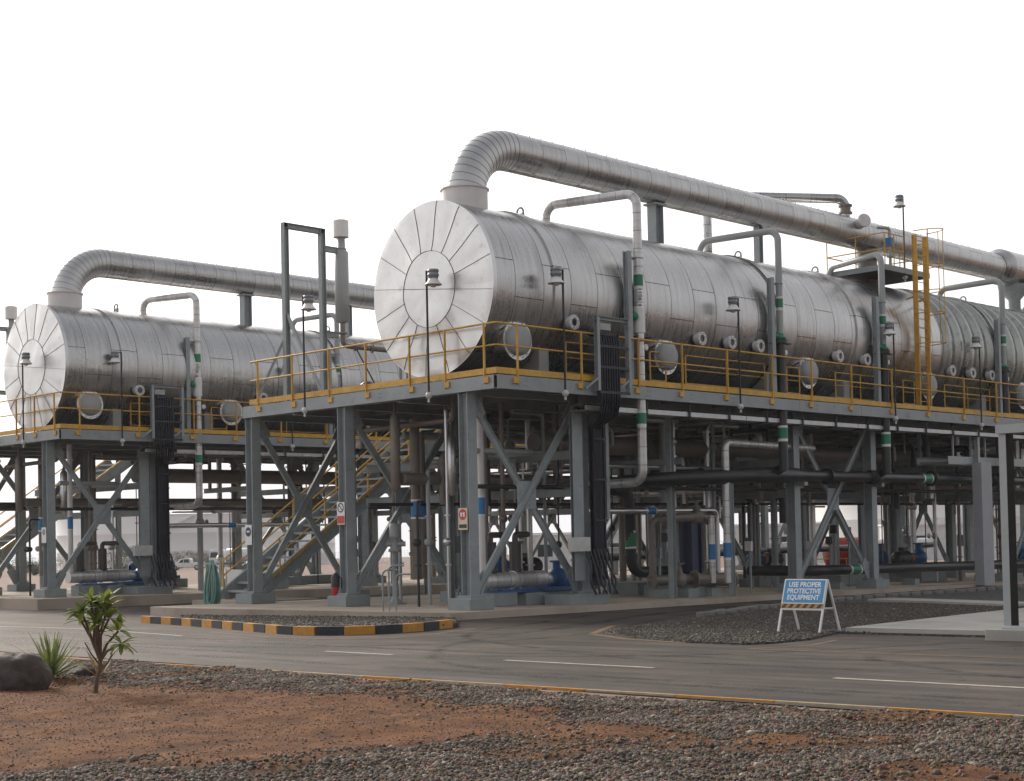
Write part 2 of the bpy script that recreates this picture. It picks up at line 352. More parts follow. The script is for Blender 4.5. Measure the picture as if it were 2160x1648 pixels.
# ---------------------------------------------------------------- mesh builder
class MB:
    def __init__(s): s.v = []; s.f = []; s.m = []; s.s = []; s.uv = []; s.has_uv = False
    def add(s, verts, faces, mat=0, smooth=False, uvs=None):
        o = len(s.v)
        s.v += [tuple(p) for p in verts]
        for i, f in enumerate(faces):
            s.f.append([o + k for k in f]); s.m.append(mat); s.s.append(smooth)
            if uvs: s.uv.append(uvs[i]); s.has_uv = True
            else: s.uv.append([(0.3, 0.3)] * len(f))
    def box(s, c, d, rot=None, mat=0):
        h = [x / 2 for x in d]
        vs = [Vector((sx * h[0], sy * h[1], sz * h[2])) for sx in (-1, 1) for sy in (-1, 1) for sz in (-1, 1)]
        if rot is not None: vs = [rot @ p for p in vs]
        s.add([p + Vector(c) for p in vs], [(0, 1, 3, 2), (4, 6, 7, 5), (0, 4, 5, 1), (2, 3, 7, 6), (0, 2, 6, 4), (1, 5, 7, 3)], mat)
    def frame(s, a, b, upv):
        a, b = Vector(a), Vector(b); z = (b - a).normalized()
        x = Vector(upv).cross(z)
        if x.length < 1e-4: x = Vector((1, 0, 0)).cross(z)
        x.normalize(); y = z.cross(x)
        return a, b, Matrix((x, y, z)).transposed()
    def bar(s, a, b, w, h, upv=(0, 0, 1), mat=0, off=(0, 0)):
        a, b, m = s.frame(a, b, upv)
        s.box((a + b) / 2 + m @ Vector((off[0], off[1], 0)), (w, h, (b - a).length), m, mat)
    def hbeam(s, a, b, w, h, t=0.016, upv=(0, 0, 1), mat=0):
        """flanges w wide lie at +-h/2 along upv"""
        s.bar(a, b, w, t, upv, mat, (0, h / 2 - t / 2)); s.bar(a, b, w, t, upv, mat, (0, -h / 2 + t / 2))
        s.bar(a, b, t * .7, h - 2 * t, upv, mat)
    def channel(s, a, b, w, h, t=0.015, upv=(0, 0, 1), mat=0, side=1):
        s.bar(a, b, w, t, upv, mat, (0, h / 2 - t / 2)); s.bar(a, b, w, t, upv, mat, (0, -h / 2 + t / 2))
        s.bar(a, b, t, h - 2 * t, upv, mat, (side * (w / 2 - t / 2), 0))
    def tube(s, pts, r, n=14, caps=True, mat=0, uv=False, u0=0.0, smooth=True):
        pts = [Vector(p) for p in pts]
        rs = r if isinstance(r, (list, tuple)) else [r] * len(pts)
        tang = []
        for i in range(len(pts)):
            d = (pts[min(i + 1, len(pts) - 1)] - pts[max(i - 1, 0)])
            tang.append(d.normalized())
        t0 = tang[0]
        ref = Vector((0, 0, 1)) if abs(t0.z) < 0.9 else Vector((1, 0, 0))
        x = ref.cross(t0).normalized(); rings = []; L = [u0]
        for i, p in enumerate(pts):
            if i:
                L.append(L[-1] + (p - pts[i - 1]).length)
                q = tang[i - 1].rotation_difference(tang[i]); x = (q @ x).normalized()
            y = tang[i].cross(x)
            rings.append([p + (x * math.cos(2 * math.pi * k / n) + y * math.sin(2 * math.pi * k / n)) * rs[i] for k in range(n)])
        vs = [v for g in rings for v in g]; fs = []; us = []
        for i in range(len(pts) - 1):
            for k in range(n):
                k2 = (k + 1) % n
                fs.append((i * n + k, i * n + k2, (i + 1) * n + k2, (i + 1) * n + k))
                rr = max(rs[0], 0.01); a0, a1 = 2 * math.pi * rr * k / n, 2 * math.pi * rr * (k + 1) / n
                us.append([(a0, L[i]), (a1, L[i]), (a1, L[i + 1]), (a0, L[i + 1])])
        s.add(vs, fs, mat, smooth, us if uv else None)
        if caps:
            s.add(rings[0], [tuple(range(n))[::-1]], mat)
            s.add(rings[-1], [tuple(range(n))], mat)
    def cyl(s, a, b, r, n=14, mat=0, r2=None, caps=True):
        s.tube([a, b], [r, r if r2 is None else r2], n, caps, mat)
    def lathe(s, o, axis, prof, n=20, mat=0, smooth=True):
        """profile of (distance along axis, radius)"""
        o = Vector(o); z = Vector(axis).normalized()
        ref = Vector((0, 0, 1)) if abs(z.z) < 0.9 else Vector((1, 0, 0))
        x = ref.cross(z).normalized(); y = z.cross(x)
        vs = []; fs = []
        for t, r in prof:
            for k in range(n):
                a = 2 * math.pi * k / n
                vs.append(o + z * t + (x * math.cos(a) + y * math.sin(a)) * r)
        for i in range(len(prof) - 1):
            for k in range(n):
                k2 = (k + 1) % n
                fs.append((i * n + k, i * n + k2, (i + 1) * n + k2, (i + 1) * n + k))
        s.add(vs, fs, mat, smooth)
    def prism(s, poly, z0, z1, mat=0, mat_side=None):
        n = len(poly)
        zt = z1 if callable(z1) else (lambda x, y: z1)
        zb = z0 if callable(z0) else (lambda x, y: z0)
        b = [(x, y, zb(x, y)) for x, y in poly]; t = [(x, y, zt(x, y)) for x, y in poly]
        s.add(t, [tuple(range(n))], mat); s.add(b, [tuple(range(n))[::-1]], mat)
        s.add(b + t, [(k, (k + 1) % n, n + (k + 1) % n, n + k) for k in range(n)], mat if mat_side is None else mat_side)
    def sheet(s, poly, z, mat=0):
        s.add([(x, y, z(x, y)) for x, y in poly], [tuple(range(len(poly)))], mat)
    def sphere(s, c, r, n=12, m=8, mat=0, sc=(1, 1, 1)):
        c = Vector(c); vs = []; fs = []
        for i in range(m + 1):
            th = math.pi * i / m
            for k in range(n):
                a = 2 * math.pi * k / n
                vs.append(c + Vector((math.sin(th) * math.cos(a) * r * sc[0], math.sin(th) * math.sin(a) * r * sc[1], math.cos(th) * r * sc[2])))
        for i in range(m):
            for k in range(n):
                k2 = (k + 1) % n
                fs.append((i * n + k, (i + 1) * n + k, (i + 1) * n + k2, i * n + k2))
        s.add(vs, fs, mat, True)
    def build(s, name, mats, parent=None, bevel=0.0):
        if not isinstance(mats, (list, tuple)): mats = [mats]
        me = bpy.data.meshes.new(name)
        o = bpy.data.objects.new(name, me)
        off = Vector((0, 0, 0))
        if parent is not None:
            q = parent
            while q is not None: off += q.location; q = q.parent
            o.parent = parent
        me.from_pydata([(x - off.x, y - off.y, z - off.z) for x, y, z in s.v], [], s.f)
        for m in mats: me.materials.append(MATS[m])
        me.polygons.foreach_set("material_index", s.m)
        me.polygons.foreach_set("use_smooth", s.s)
        if s.has_uv:
            ul = me.uv_layers.new(name="UVMap")
            ul.data.foreach_set("uv", [c for f in s.uv for p in f for c in p])
        me.update()
        if bevel:
            bm = o.modifiers.new("bevel", 'BEVEL'); bm.width = bevel; bm.segments = 2; bm.limit_method = 'ANGLE'
        col.objects.link(o)
        return o

def tag(o, label=None, cat=None, group=None, kind=None):
    if label: o["label"] = label
    if cat: o["category"] = cat
    if group: o["group"] = group
    if kind: o["kind"] = kind
    return o
def thing(name, label, cat, loc=(0, 0, 0), group=None):
    o = bpy.data.objects.new(name, None); col.objects.link(o)
    o.location = loc; o.empty_display_size = 0.2
    return tag(o, label, cat, group)
def single(mb, name, mats, label, cat, loc=None, group=None, bevel=0.0):
    """a thing that is one mesh; its origin is set to loc"""
    o = mb.build(name, mats, None, bevel)
    if loc is not None:
        l = Vector(loc); o.data.transform(Matrix.Translation(-l)); o.location = l
    return tag(o, label, cat, group)
def copy_tree(o, loc, label=None, parent=None):
    c = o.copy(); col.objects.link(c)
    if parent is None: c.location = loc
    else: c.parent = parent
    if label: c["label"] = label
    for ch in o.children: copy_tree(ch, None, None, c)
    return c
def bend(pts, rad, n=8):
    """polyline with its inner corners rounded to radius rad"""
    pts = [Vector(p) for p in pts]; out = [pts[0]]
    for i in range(1, len(pts) - 1):
        a, b, c = pts[i - 1], pts[i], pts[i + 1]
        d1, d2 = (a - b).normalized(), (c - b).normalized()
        ang = d1.angle(d2)
        t = min(rad / math.tan(ang / 2), (a - b).length * .49, (c - b).length * .49) if ang < 3.13 else 0
        if t < 1e-4: out.append(b); continue
        rr = t * math.tan(ang / 2)
        ctr = b + (d1 + d2).normalized() * (rr / math.sin(ang / 2))
        s, e = b + d1 * t - ctr, b + d2 * t - ctr
        for k in range(n + 1):
            f = k / n; th = math.pi - ang
            out.append(ctr + (s * math.sin((1 - f) * th) + e * math.sin(f * th)) / math.sin(th))
    out.append(pts[-1]); return out
def text(name, body, size, mat, parent, loc, rot, extrude=0.001, bold=0.0, sx=1.0, align='CENTER', spacing=1.0):
    cu = bpy.data.curves.new(name, 'FONT'); cu.body = body; cu.size = size; cu.extrude = extrude
    cu.offset = bold; cu.align_x = align; cu.align_y = 'CENTER'; cu.space_line = spacing; cu.resolution_u = 3
    tmp = bpy.data.objects.new(name + "_curve", cu); col.objects.link(tmp)
    me = bpy.data.meshes.new_from_object(tmp.evaluated_get(bpy.context.evaluated_depsgraph_get()))
    bpy.data.objects.remove(tmp); bpy.data.curves.remove(cu)
    me.name = name; me.materials.clear(); me.materials.append(MATS[mat])
    o = bpy.data.objects.new(name, me); col.objects.link(o)
    o.parent = parent; o.rotation_euler = rot; o.scale = (sx, 1, 1)
    o.location = Vector(loc) - (parent.location if parent else Vector((0, 0, 0)))
    return o

# ================================================================= SETTING
mb = MB(); mb.sheet([(-400, -300), (900, -300), (1500, 1500), (-300, 900)], lambda x, y: G(x, y, -0.012))
tag(mb.build("ground", "far_dirt"), kind="structure")
# asphalt of the main road and of the lanes between the slabs
mb = MB(); mb.sheet([(-12.05, -45), (62, -45), (62, 40), (-11.6, 40)], G)
tag(mb.build("road", "asphalt"), kind="structure")
# painted lines
mb = MB()
Z4 = lambda x, y: G(x, y, 0.004)
def strip(mb, pts, w, z, mat=0):
    for a, b in zip(pts, pts[1:]):
        a, b = Vector(a), Vector(b); d = (b - a).normalized(); n = Vector((-d.y, d.x)) * w / 2
        mb.sheet([tuple(a - n), tuple(b - n), tuple(b + n), tuple(a + n)], z, mat)
for y0, y1 in ((-9.3, -11.9), (-14.55, -18.6), (-5.4, -7.0)):
    xx = -9.15 if y0 > -10 else -9.3
    strip(mb, [(xx, y0), (xx - .02, y1)], 0.09, Z4)
strip(mb, [(-7.25, 9.5), (-6.9, 6.0), (-7.6, 1.0)], 0.09, Z4)
strip(mb, [(-5.85, -10.9), (-5.6, -24)], 0.08, Z4, 1)
strip(mb, [(-5.85, -10.9), (-4.9, -11.3), (-3.6, -10.95)], 0.07, Z4, 1)
strip(mb, [(-1.5, -4.6), (-3.8, -6.1)], 0.14, Z4, 1)
strip(mb, [(-3.95, -6.25), (-4.75, -7.7), (-5.15, -9.2)], 0.12, Z4, 1)
strip(mb, [(-6.5, 1.7), (-7.1, -1.1), (-7.0, -2.9), (-6.45, -3.55), (-5.3, -3.45), (-3.4, -2.7)], 0.09, Z4, 1)
tag(mb.build("road_marking", ["line_white", "line_yellow"]), kind="structure")

# rubber laid down by lorries turning into the lane
mb = MB()
def track(pts, w):
    pts = bend([(x, y, 0) for x, y in pts], 5.0, 14); L = 0
    for a, b in zip(pts, pts[1:]):
        d = (b - a).normalized(); n = Vector((-d.y, d.x, 0)) * w / 2
        q = [a - n, b - n, b + n, a + n]
        mb.add([(v.x, v.y, G(v.x, v.y, .0025)) for v in q], [(0, 1, 2, 3)], 0, False, [[(0, 0), (0, 1), (1, 1), (1, 0)]])
for pts, w in (([(-8.2, 12), (-8.0, -2.5), (-4.6, -5.2), (4, -1.6), (14, -.9)], .30), ([(-9.6, 10), (-9.4, -4.0), (-5.6, -6.8), (3, -2.9), (14, -1.5)], .34), ([(-10.6, -20), (-10.4, -9), (-7.2, -6.0), (2, -2.2), (10, -1.2)], .32), ([(-8.2, -19), (-8.3, -11), (-5.6, -4.2), (2, -.9)], .28), ([(-6.6, -20), (-6.9, -13.5), (-8.2, -8), (-8.5, 6)], .36), ([(-10.9, -22), (-10.6, 9)], .4), ([(-3.6, -14), (-6.2, -12.6), (-8.4, -16), (-8.6, -22)], .3), ([(-3.2, -13), (-7.4, -11.2), (-9.9, -6), (-10.0, 4)], .3)): track(pts, w)
tag(mb.build("tyre_marks", "tyre_mark"), kind="structure")

# kerb along the planted verge: old stripes of orange and faded white
mb = MB(); y = 42.0; k = 0
while y > -42:
    y2 = y - 1.15
    bx = lambda q: -12.14 + max(0, -q - 4) * 0.035
    zz = lambda a, b: G(a, b, 0.018)
    mb.prism([(bx(y) - .05, y), (bx(y2) - .05, y2 + .012), (bx(y2), y2 + .012), (bx(y), y)], lambda a, b: G(a, b, -.1), zz, k % 2)
    y = y2; k += 1
tag(mb.build("verge_kerb", ["kerb_white", "kerb_orange"], bevel=0.012), kind="structure")

# striped kerb at the corner of the near slab
kp = [(-4.7, 7.3), (-5.05, 5.2), (-5.5, 3.1), (-6.0, 1.1), (-6.45, -.7), (-6.35, -1.65), (-5.95, -2.15), (-5.35, -2.42), (-4.6, -2.42), (-3.6, -2.1), (-2.9, -1.8)]
def resample(pts, step):
    pts = [Vector(q) for q in pts]; out = [pts[0]]; need = step
    for a, b in zip(pts, pts[1:]):
        L = (b - a).length; t = 0
        while L - t >= need:
            t += need; out.append(a + (b - a) * t / L); need = step
        need -= (L - t)
    return out
kk = resample(kp, 0.60)
mb = MB()
for i, (a, b) in enumerate(zip(kk, kk[1:])):
    d = (b - a).normalized(); n = Vector((d.y, -d.x))
    e = d * 0.006
    mb.prism([tuple(a + e - n * .0), tuple(b - e - n * .0), tuple(b - e + n * -.16), tuple(a + e + n * -.16)][::1], lambda x, y: G(x, y, -.05), lambda x, y: G(x, y, .16), i % 2)
tag(mb.build("striped_kerb", ["kerb_orange", "kerb_black"], bevel=0.02), kind="structure")
# gravel strip between that kerb and the slab
mb = MB(); mb.prism([(q.x + .1, q.y + .05) for q in kk] + [(-1.0, .4), (-2.4, 8.8)], lambda x, y: G(x, y, -.1), lambda x, y: G(x, y, .075))
tag(mb.build("gravel_strip", "dark_gravel"), kind="structure")

# concrete slabs of the two units, each with the plinths cast on it
ROWS = (1.145, 5.58, 9.54)
COLX = (0.17, 3.97, 13.2, 17.4, 26.4, 30.6, 39.6, 43.8)
def slab(dy, poly, pads):
    mb = MB(); mb.prism(poly, lambda x, y: G(x, y, -.3), lambda x, y: S(x))
    s = tag(mb.build("concrete_slab", "concrete", bevel=0.03), kind="structure")
    for Xn in COLX:
        for Y in ROWS:
            X = 3.45 if (Xn == 3.97 and Y == ROWS[2]) else Xn
            m = MB(); w = .36
            if X == 3.97 and Y == ROWS[0]: m.box((3.72, Y + dy - .05, S(X) + .135), (1.35, .95, .27))
            else: m.box((X, Y + dy, S(X) + .135), (.78, .74, .27))
            m.build("plinth", "plinth_grey", s, bevel=0.015)
            m = MB(); m.box((X, Y + dy, S(X) + .288), (.46, .46, .036)); m.build("grout_pad", "plinth_grey", s)
    for x0, x1, y0, y1, h in pads:
        m = MB(); m.box(((x0 + x1) / 2, (y0 + y1) / 2 + dy, S(x0) + h / 2), (x1 - x0, y1 - y0, h)); m.build("plinth", "plinth_grey", s, bevel=0.015)
    return s
PADS = [(1.5, 2.3, 1.75, 2.25, .32), (2.6, 4.9, 1.75, 2.6, .30), (8.9, 9.9, 1.5, 3.3, .32), (6.0, 8.6, 6.2, 7.4, .35), (9.5, 12.3, 4.0, 5.2, .35),
        (14.2, 17, 6.4, 7.6, .35), (19, 22, 3.3, 4.6, .35), (20, 23, 7, 8.2, .35), (24.2, 26, 3.3, 4.6, .35), (28, 31, 7, 8.2, .35), (33, 36, 3.4, 4.8, .35)]
slab(0, [(-1.25, .30), (50, .30), (50, 10.3), (-2.6, 10.3), (-2.7, 9.0)], PADS)
slab(19.65, [(-1.0, 19.4), (50, 19.4), (50, 31), (-1.6, 31)], [(a, b, c, d, h) for a, b, c, d, h in PADS[:6]])
mb = MB(); mb.prism([(1.2, 11.6), (4, 11.6), (4, 14.2), (1.2, 14.2)], lambda x, y: G(x, y, -.2), lambda x, y: S(x) - .02)
tag(mb.build("stair_pad", "concrete", bevel=.02), kind="structure")

# gravel island on the right with its concrete walkways
isl = [(-3.75, -6.3), (-2.7, -5.8), (-.9, -5.1), (1.85, -4.35), (5.9, -3.35), (11.3, -2.25), (17.3, -2.3), (24, -2.3), (24, -24), (-2.1, -24), (-2.1, -10.0), (-3.7, -10.55), (-4.7, -10.55), (-5.15, -10.3), (-5.1, -9.2), (-4.5, -7.6)]
mb = MB(); mb.prism(isl, lambda x, y: G(x, y, -.1), lambda x, y: G(x, y, .03)); tag(mb.build("gravel_island", "dark_gravel"), kind="structure")
mb = MB(); mb.prism([(-2.0, -10.1), (-2.0, -13.3), (14, -11.6), (14, -9.3), (4.8, -9.5)], lambda x, y: G(x, y, -.1), lambda x, y: G(x, y, .10))
mb.prism([(10.9, -3.3), (9.8, -3.3), (7.6, -8.3), (8.8, -8.3)], lambda x, y: G(x, y, -.1), lambda x, y: G(x, y, .09))
tag(mb.build("path", "path_concrete", bevel=.01), kind="structure")
mb = MB(); mb.prism([(-2.75, -12.95), (-2.1, -12.95), (-2.1, -20), (-2.75, -20)], lambda x, y: G(x, y, -.1), lambda x, y: G(x, y, .16))
tag(mb.build("gate_sill", "path_concrete", bevel=.02), kind="structure")
ks = resample([(1.6, -4.3), (5.9, -3.25), (11.3, -2.15), (17.0, -2.2), (21, -2.2)], 0.62)
kst = MB(); kst.box((0, 0, .0), (.52, .20, .20))
proto = None
for i, (a, b) in enumerate(zip(ks, ks[1:])):
    c = (a + b) / 2; d = b - a
    if proto is None:
        o = proto = kst.build("kerb_stone", "kerb_stone", None, bevel=.03)
        tag(o, "grey concrete kerb stone in the row edging the gravel island", "kerb stone", "kerb stones edging the gravel island")
    else:
        o = proto.copy(); col.objects.link(o)
    o.location = (c.x, c.y, G(c.x, c.y, .03 + random.uniform(-.015, .02)))
    o.rotation_euler = (random.uniform(-.08, .08), random.uniform(-.06, .06), math.atan2(d.y, d.x) + random.uniform(-.08, .08))

# ---- verge: gravel and red soil, with the stones themselves
soil_edge_far = [(-8, -14.3), (-8.5, -14.2), (-10, -13.97), (-11.45, -13.7), (-12.6, -13.55), (-13.9, -13.7), (-15.45, -14.0), (-16.5, -14.4), (-17.6, -14.6)]
soil_edge_near = [(-14.3, -40), (-14.5, -18.9), (-14.75, -17.9), (-14.95, -16.8), (-15.1, -16.0), (-15.3, -15.3), (-16.2, -15.1), (-17.1, -14.95), (-17.7, -14.8)]
def soil(x, y):
    """>0 inside the red soil, in metres from its edge"""
    n = mnoise.noise(Vector((x * 1.7, y * 1.7, 3.1))) * .28 + mnoise.noise(Vector((x * 5, y * 5, 9))) * .10
    ys = [q[0] for q in soil_edge_far][::-1]; xs = [q[1] for q in soil_edge_far][::-1]
    xf = np.interp(y, ys, xs) if y > -17.6 else -15.2 + (y + 17.6) * .5
    d1 = xf - x
    if y > -14.0: d = d1
    elif y < -17.9: d = -1.0
    else:
        pts = sorted([(q[1], q[0]) for q in soil_edge_near])
        xn = np.interp(y, [q[0] for q in pts], [q[1] for q in pts])
        d = min(d1, x - xn)
    n2 = mnoise.noise(Vector((x * .9, y * .9, 22.0)))
    if d < 0: d = max(d, min(.18, (n2 - .26) * 1.1))
    return d + n
def verge_mat():
    m, nt, b = new_mat("verge_soil")
    tc = nd(nt, "ShaderNodeTexCoord"); at = nd(nt, "ShaderNodeVertexColor"); at.layer_name = "soil"
    n1 = nd(nt, "ShaderNodeTexNoise", Scale=2.2, Detail=9.0, Roughness=0.68); nt.links.new(tc.outputs["Object"], n1.inputs["Vector"])
    n2 = nd(nt, "ShaderNodeTexNoise", Scale=45.0, Detail=5.0, Roughness=0.7); nt.links.new(tc.outputs["Object"], n2.inputs["Vector"])
    r1 = ramp(nt, [(0.32, (.075, .030, .013)), (0.5, (.180, .076, .030)), (0.68, (.27, .128, .058))]); nt.links.new(n1.outputs["Fac"], r1.inputs[0])
    r2 = ramp(nt, [(0.35, (.60, .58, .56)), (0.6, (1.1, 1.1, 1.1))]); nt.links.new(n2.outputs["Fac"], r2.inputs[0])
    mu = nd(nt, "ShaderNodeMix", data_type='RGBA', blend_type='MULTIPLY'); mu.inputs[0].default_value = .8
    nt.links.new(r1.outputs[0], mu.inputs[6]); nt.links.new(r2.outputs[0], mu.inputs[7])
    v = nd(nt, "ShaderNodeTexVoronoi", Scale=30.0); nt.links.new(tc.outputs["Object"], v.inputs["Vector"])
    rg = ramp(nt, [(0, (.06, .042, .031)), (1, (.15, .112, .085))]); sp = nd(nt, "ShaderNodeSeparateColor"); nt.links.new(v.outputs["Color"], sp.inputs[0]); nt.links.new(sp.outputs[0], rg.inputs[0])
    mx = nd(nt, "ShaderNodeMix", data_type='RGBA'); nt.links.new(at.outputs["Color"], mx.inputs[0]); nt.links.new(rg.outputs[0], mx.inputs[6]); nt.links.new(mu.outputs[2], mx.inputs[7])
    nt.links.new(mx.outputs[2], b.inputs["Base Color"]); b.inputs["Roughness"].default_value = .95; b.inputs["Specular IOR Level"].default_value = .25
    b1 = nd(nt, "ShaderNodeBump", Strength=1.0, Distance=.06); nt.links.new(n1.outputs["Fac"], b1.inputs["Height"])
    b2 = nd(nt, "ShaderNodeBump", Strength=1.0, Distance=.02); nt.links.new(n2.outputs["Fac"], b2.inputs["Height"]); nt.links.new(b1.outputs[0], b2.inputs["Normal"])
    nt.links.new(b2.outputs[0], b.inputs["Normal"])
verge_mat()
def verge_h(x, y, s):
    return G(x, y, .02) + .045 * mnoise.noise(Vector((x * 1.1, y * 1.1, 0))) + .016 * mnoise.noise(Vector((x * 4, y * 4, 5))) + (.02 if s > 0 else 0)
x0, x1, y0, y1, st = -23.0, -12.22, -24.0, 2.0, 0.065
nx, ny = int((x1 - x0) / st) + 1, int((y1 - y0) / st) + 1
vs = []; cols = []
for j in range(ny):
    for i in range(nx):
        x, y = x0 + i * st, y0 + j * st
        s = soil(x, y); vs.append((x, y, verge_h(x, y, s))); cols.append(min(1, max(0, .5 + s * 5)))
fs = [(j * nx + i, j * nx + i + 1, (j + 1) * nx + i + 1, (j + 1) * nx + i) for j in range(ny - 1) for i in range(nx - 1)]
me = bpy.data.meshes.new("verge_ground"); me.from_pydata(vs, [], fs)
ca = me.color_attributes.new("soil", 'FLOAT_COLOR', 'POINT')
ca.data.foreach_set("color", [c for k in cols for c in (k, k, k, 1)])
me.materials.append(MATS["verge_soil"]); me.polygons.foreach_set("use_smooth", [True] * len(fs)); me.update()
o = bpy.data.objects.new("verge_ground", me); col.objects.link(o); tag(o, kind="structure")
mb = MB(); mb.sheet([(-60, -60), (-12.2, -60), (-12.2, -24), (-60, -24)], lambda x, y: G(x, y, .0)); mb.sheet([(-60, -24), (-23, -24), (-23, 2), (-60, 2)], lambda x, y: G(x, y, .0)); mb.sheet([(-60, 2), (-12.2, 2), (-12.2, 60), (-60, 60)], lambda x, y: G(x, y, .0))
tag(mb.build("verge_soil_beyond", "far_dirt"), kind="structure")

def stone_mat():
    m, nt, b = new_mat("stones")
    at = nd(nt, "ShaderNodeVertexColor"); at.layer_name = "tone"
    nt.links.new(at.outputs["Color"], b.inputs["Base Color"]); b.inputs["Roughness"].default_value = .8
stone_mat()
def stones(name, pts, kind="stuff"):
    """many small rounded stones as one mesh: pts rows of x, y, z, size, r, g, b"""
    rng = np.random.default_rng(3)
    base = np.array([(0, 0, 1), (.894, 0, .447), (.276, .851, .447), (-.724, .526, .447), (-.724, -.526, .447), (.276, -.851, .447), (.724, .526, -.447), (-.276, .851, -.447), (-.894, 0, -.447), (-.276, -.851, -.447), (.724, -.526, -.447), (0, 0, -1)])
    tri = np.array([(0, 1, 2), (0, 2, 3), (0, 3, 4), (0, 4, 5), (0, 5, 1), (1, 6, 2), (2, 6, 7), (2, 7, 3), (3, 7, 8), (3, 8, 4), (4, 8, 9), (4, 9, 5), (5, 9, 10), (5, 10, 1), (1, 10, 6), (6, 11, 7), (7, 11, 8), (8, 11, 9), (9, 11, 10), (10, 11, 6)])
    P = np.array(pts); n = len(P)
    th = rng.uniform(0, 6.28, n); sc = rng.uniform(.6, 1.3, (n, 3)) * P[:, 3:4]; sc[:, 2] *= .7
    jit = rng.uniform(.72, 1.15, (n, 12, 1))
    V = base[None] * jit * sc[:, None, :]
    tilt = rng.uniform(-.5, .5, n)
    y = V[:, :, 1] * np.cos(tilt)[:, None] - V[:, :, 2] * np.sin(tilt)[:, None]; z = V[:, :, 1] * np.sin(tilt)[:, None] + V[:, :, 2] * np.cos(tilt)[:, None]
    x = V[:, :, 0]
    X = x * np.cos(th)[:, None] - y * np.sin(th)[:, None]; Y = x * np.sin(th)[:, None] + y * np.cos(th)[:, None]
    V = np.stack([X, Y, z], 2) + P[:, None, :3]
    F = (tri[None] + (np.arange(n) * 12)[:, None, None]).reshape(-1)
    me = bpy.data.meshes.new(name); me.vertices.add(n * 12); me.vertices.foreach_set("co", V.reshape(-1))
    nf = n * 20; me.loops.add(nf * 3); me.loops.foreach_set("vertex_index", F.astype(np.int32))
    me.polygons.add(nf); me.polygons.foreach_set("loop_start", np.arange(0, nf * 3, 3, dtype=np.int32)); me.update(calc_edges=True)
    ca = me.color_attributes.new("tone", 'FLOAT_COLOR', 'POINT')
    C = np.ones((n, 12, 4)); C[:, :, :3] = P[:, None, 4:7]
    ca.data.foreach_set("color", C.reshape(-1)); me.materials.append(MATS["stones"])
    o = bpy.data.objects.new(name, me); col.objects.link(o); tag(o, kind=kind)
    return o
rs = random.Random(11); gp = []; sp_ = []
def tone(lo, hi, warm=.0):
    t = rs.uniform(lo, hi); w = rs.uniform(0, 1)
    return (t * (1.06 + .18 * w + warm), t * (.95 + .0 * w), t * (.84 - .14 * w))
TONES = ((.035, .075), (.065, .125), (.11, .19), (.2, .36))
for _ in range(250000):
    x = rs.uniform(-19.5, -12.25); y = rs.uniform(-21.5, -4)
    # keep to what the road side of the verge can show
    if x + y < -36.6 or x + y > -16.5 or (y + 23.6) < (x + 23.3) * .38 - 1.0 or (y + 23.6) > (x + 23.3) * 2.3 + 1.5: continue
    s = soil(x, y)
    if s > 0.9: continue
    if s > -0.12 and rs.random() > .75 * math.exp(-(s + .12) * 5.5): continue
    t = TONES[rs.choices((0, 1, 2, 3), (30, 40, 22, 8))[0]]
    sz = .0058 * math.exp(rs.uniform(0, 1.25)) * (1.9 if rs.random() < .06 else 1)
    c_ = tone(*t) if rs.random() > .28 else tuple(q * rs.uniform(.6, 1.3) for q in (.17, .10, .062))
    gp.append((x, y, verge_h(x, y, s) + .006, sz, *c_))
for _ in range(26000):
    x = rs.uniform(-20, -13); y = rs.uniform(-19, -4)
    if x + y < -36.6: continue
    s = soil(x, y)
    if s < 0.05: continue
    r = rs.random()
    c = tone(.03, .07, .1) if r < .35 else ((.15, .062, .028) if r < .86 else tone(.2, .42))
    sp_.append((x, y, verge_h(x, y, s) + .002, rs.uniform(.003, .010) * (2.0 if rs.random() < .04 else 1), *c))
stones("gravel", gp); stones("soil_crumbs", sp_)
ip = []
for _ in range(26000):
    x = rs.uniform(-5.2, 9); y = rs.uniform(-10.6, -2.6)
    inside = False; q = isl
    for (ax, ay), (bx, by) in zip(q, q[1:] + q[:1]):
        if (ay > y) != (by > y) and x < (bx - ax) * (y - ay) / (by - ay) + ax: inside = not inside
    if not inside or (x > -2 and y < -9.45): continue
    ip.append((x, y, G(x, y, .036), rs.uniform(.012, .028), *tone(*TONES[rs.choices((0, 1, 2, 3), (70, 25, 4, 1))[0]])))
for _ in range(3500):
    i = rs.randrange(len(kk)); w = rs.random(); base_ = Vector((-1.0 - 1.5 * w, .4 + 8.4 * w)); q = kk[i]; f = rs.random()
    x, y = q.x + .1 + (base_.x - q.x) * f, q.y + (base_.y - q.y) * f
    ip.append((x, y, G(x, y, .08), rs.uniform(.018, .034), *tone(*TONES[rs.choices((0, 1, 2), (50, 40, 10))[0]])))
stones("island_gravel", ip)

# ================================================================= PROCESS UNITS
LEN = 46.0                                # how far each unit runs back
VY, VZ, VR = 2.3506, 7.4214, 2.083        # vessel axis and radius (near unit)
DECK = 5.20
POSTS_END = (0.34, 1.64, 2.88, 4.50, 5.96, 7.48, 9.0)
POSTS_SIDE = (0.64, 2.80, 4.90, 6.63, 8.54, 10.59, 12.5, 14.58, 16.85, 19.04, 21.32, 23.54, 25.8, 28.0, 30.2, 32.4, 34.6, 36.8, 39, 41.2, 43.4, 45.6)
MOD = 13.3
WIDE = 9.75                               # platform width

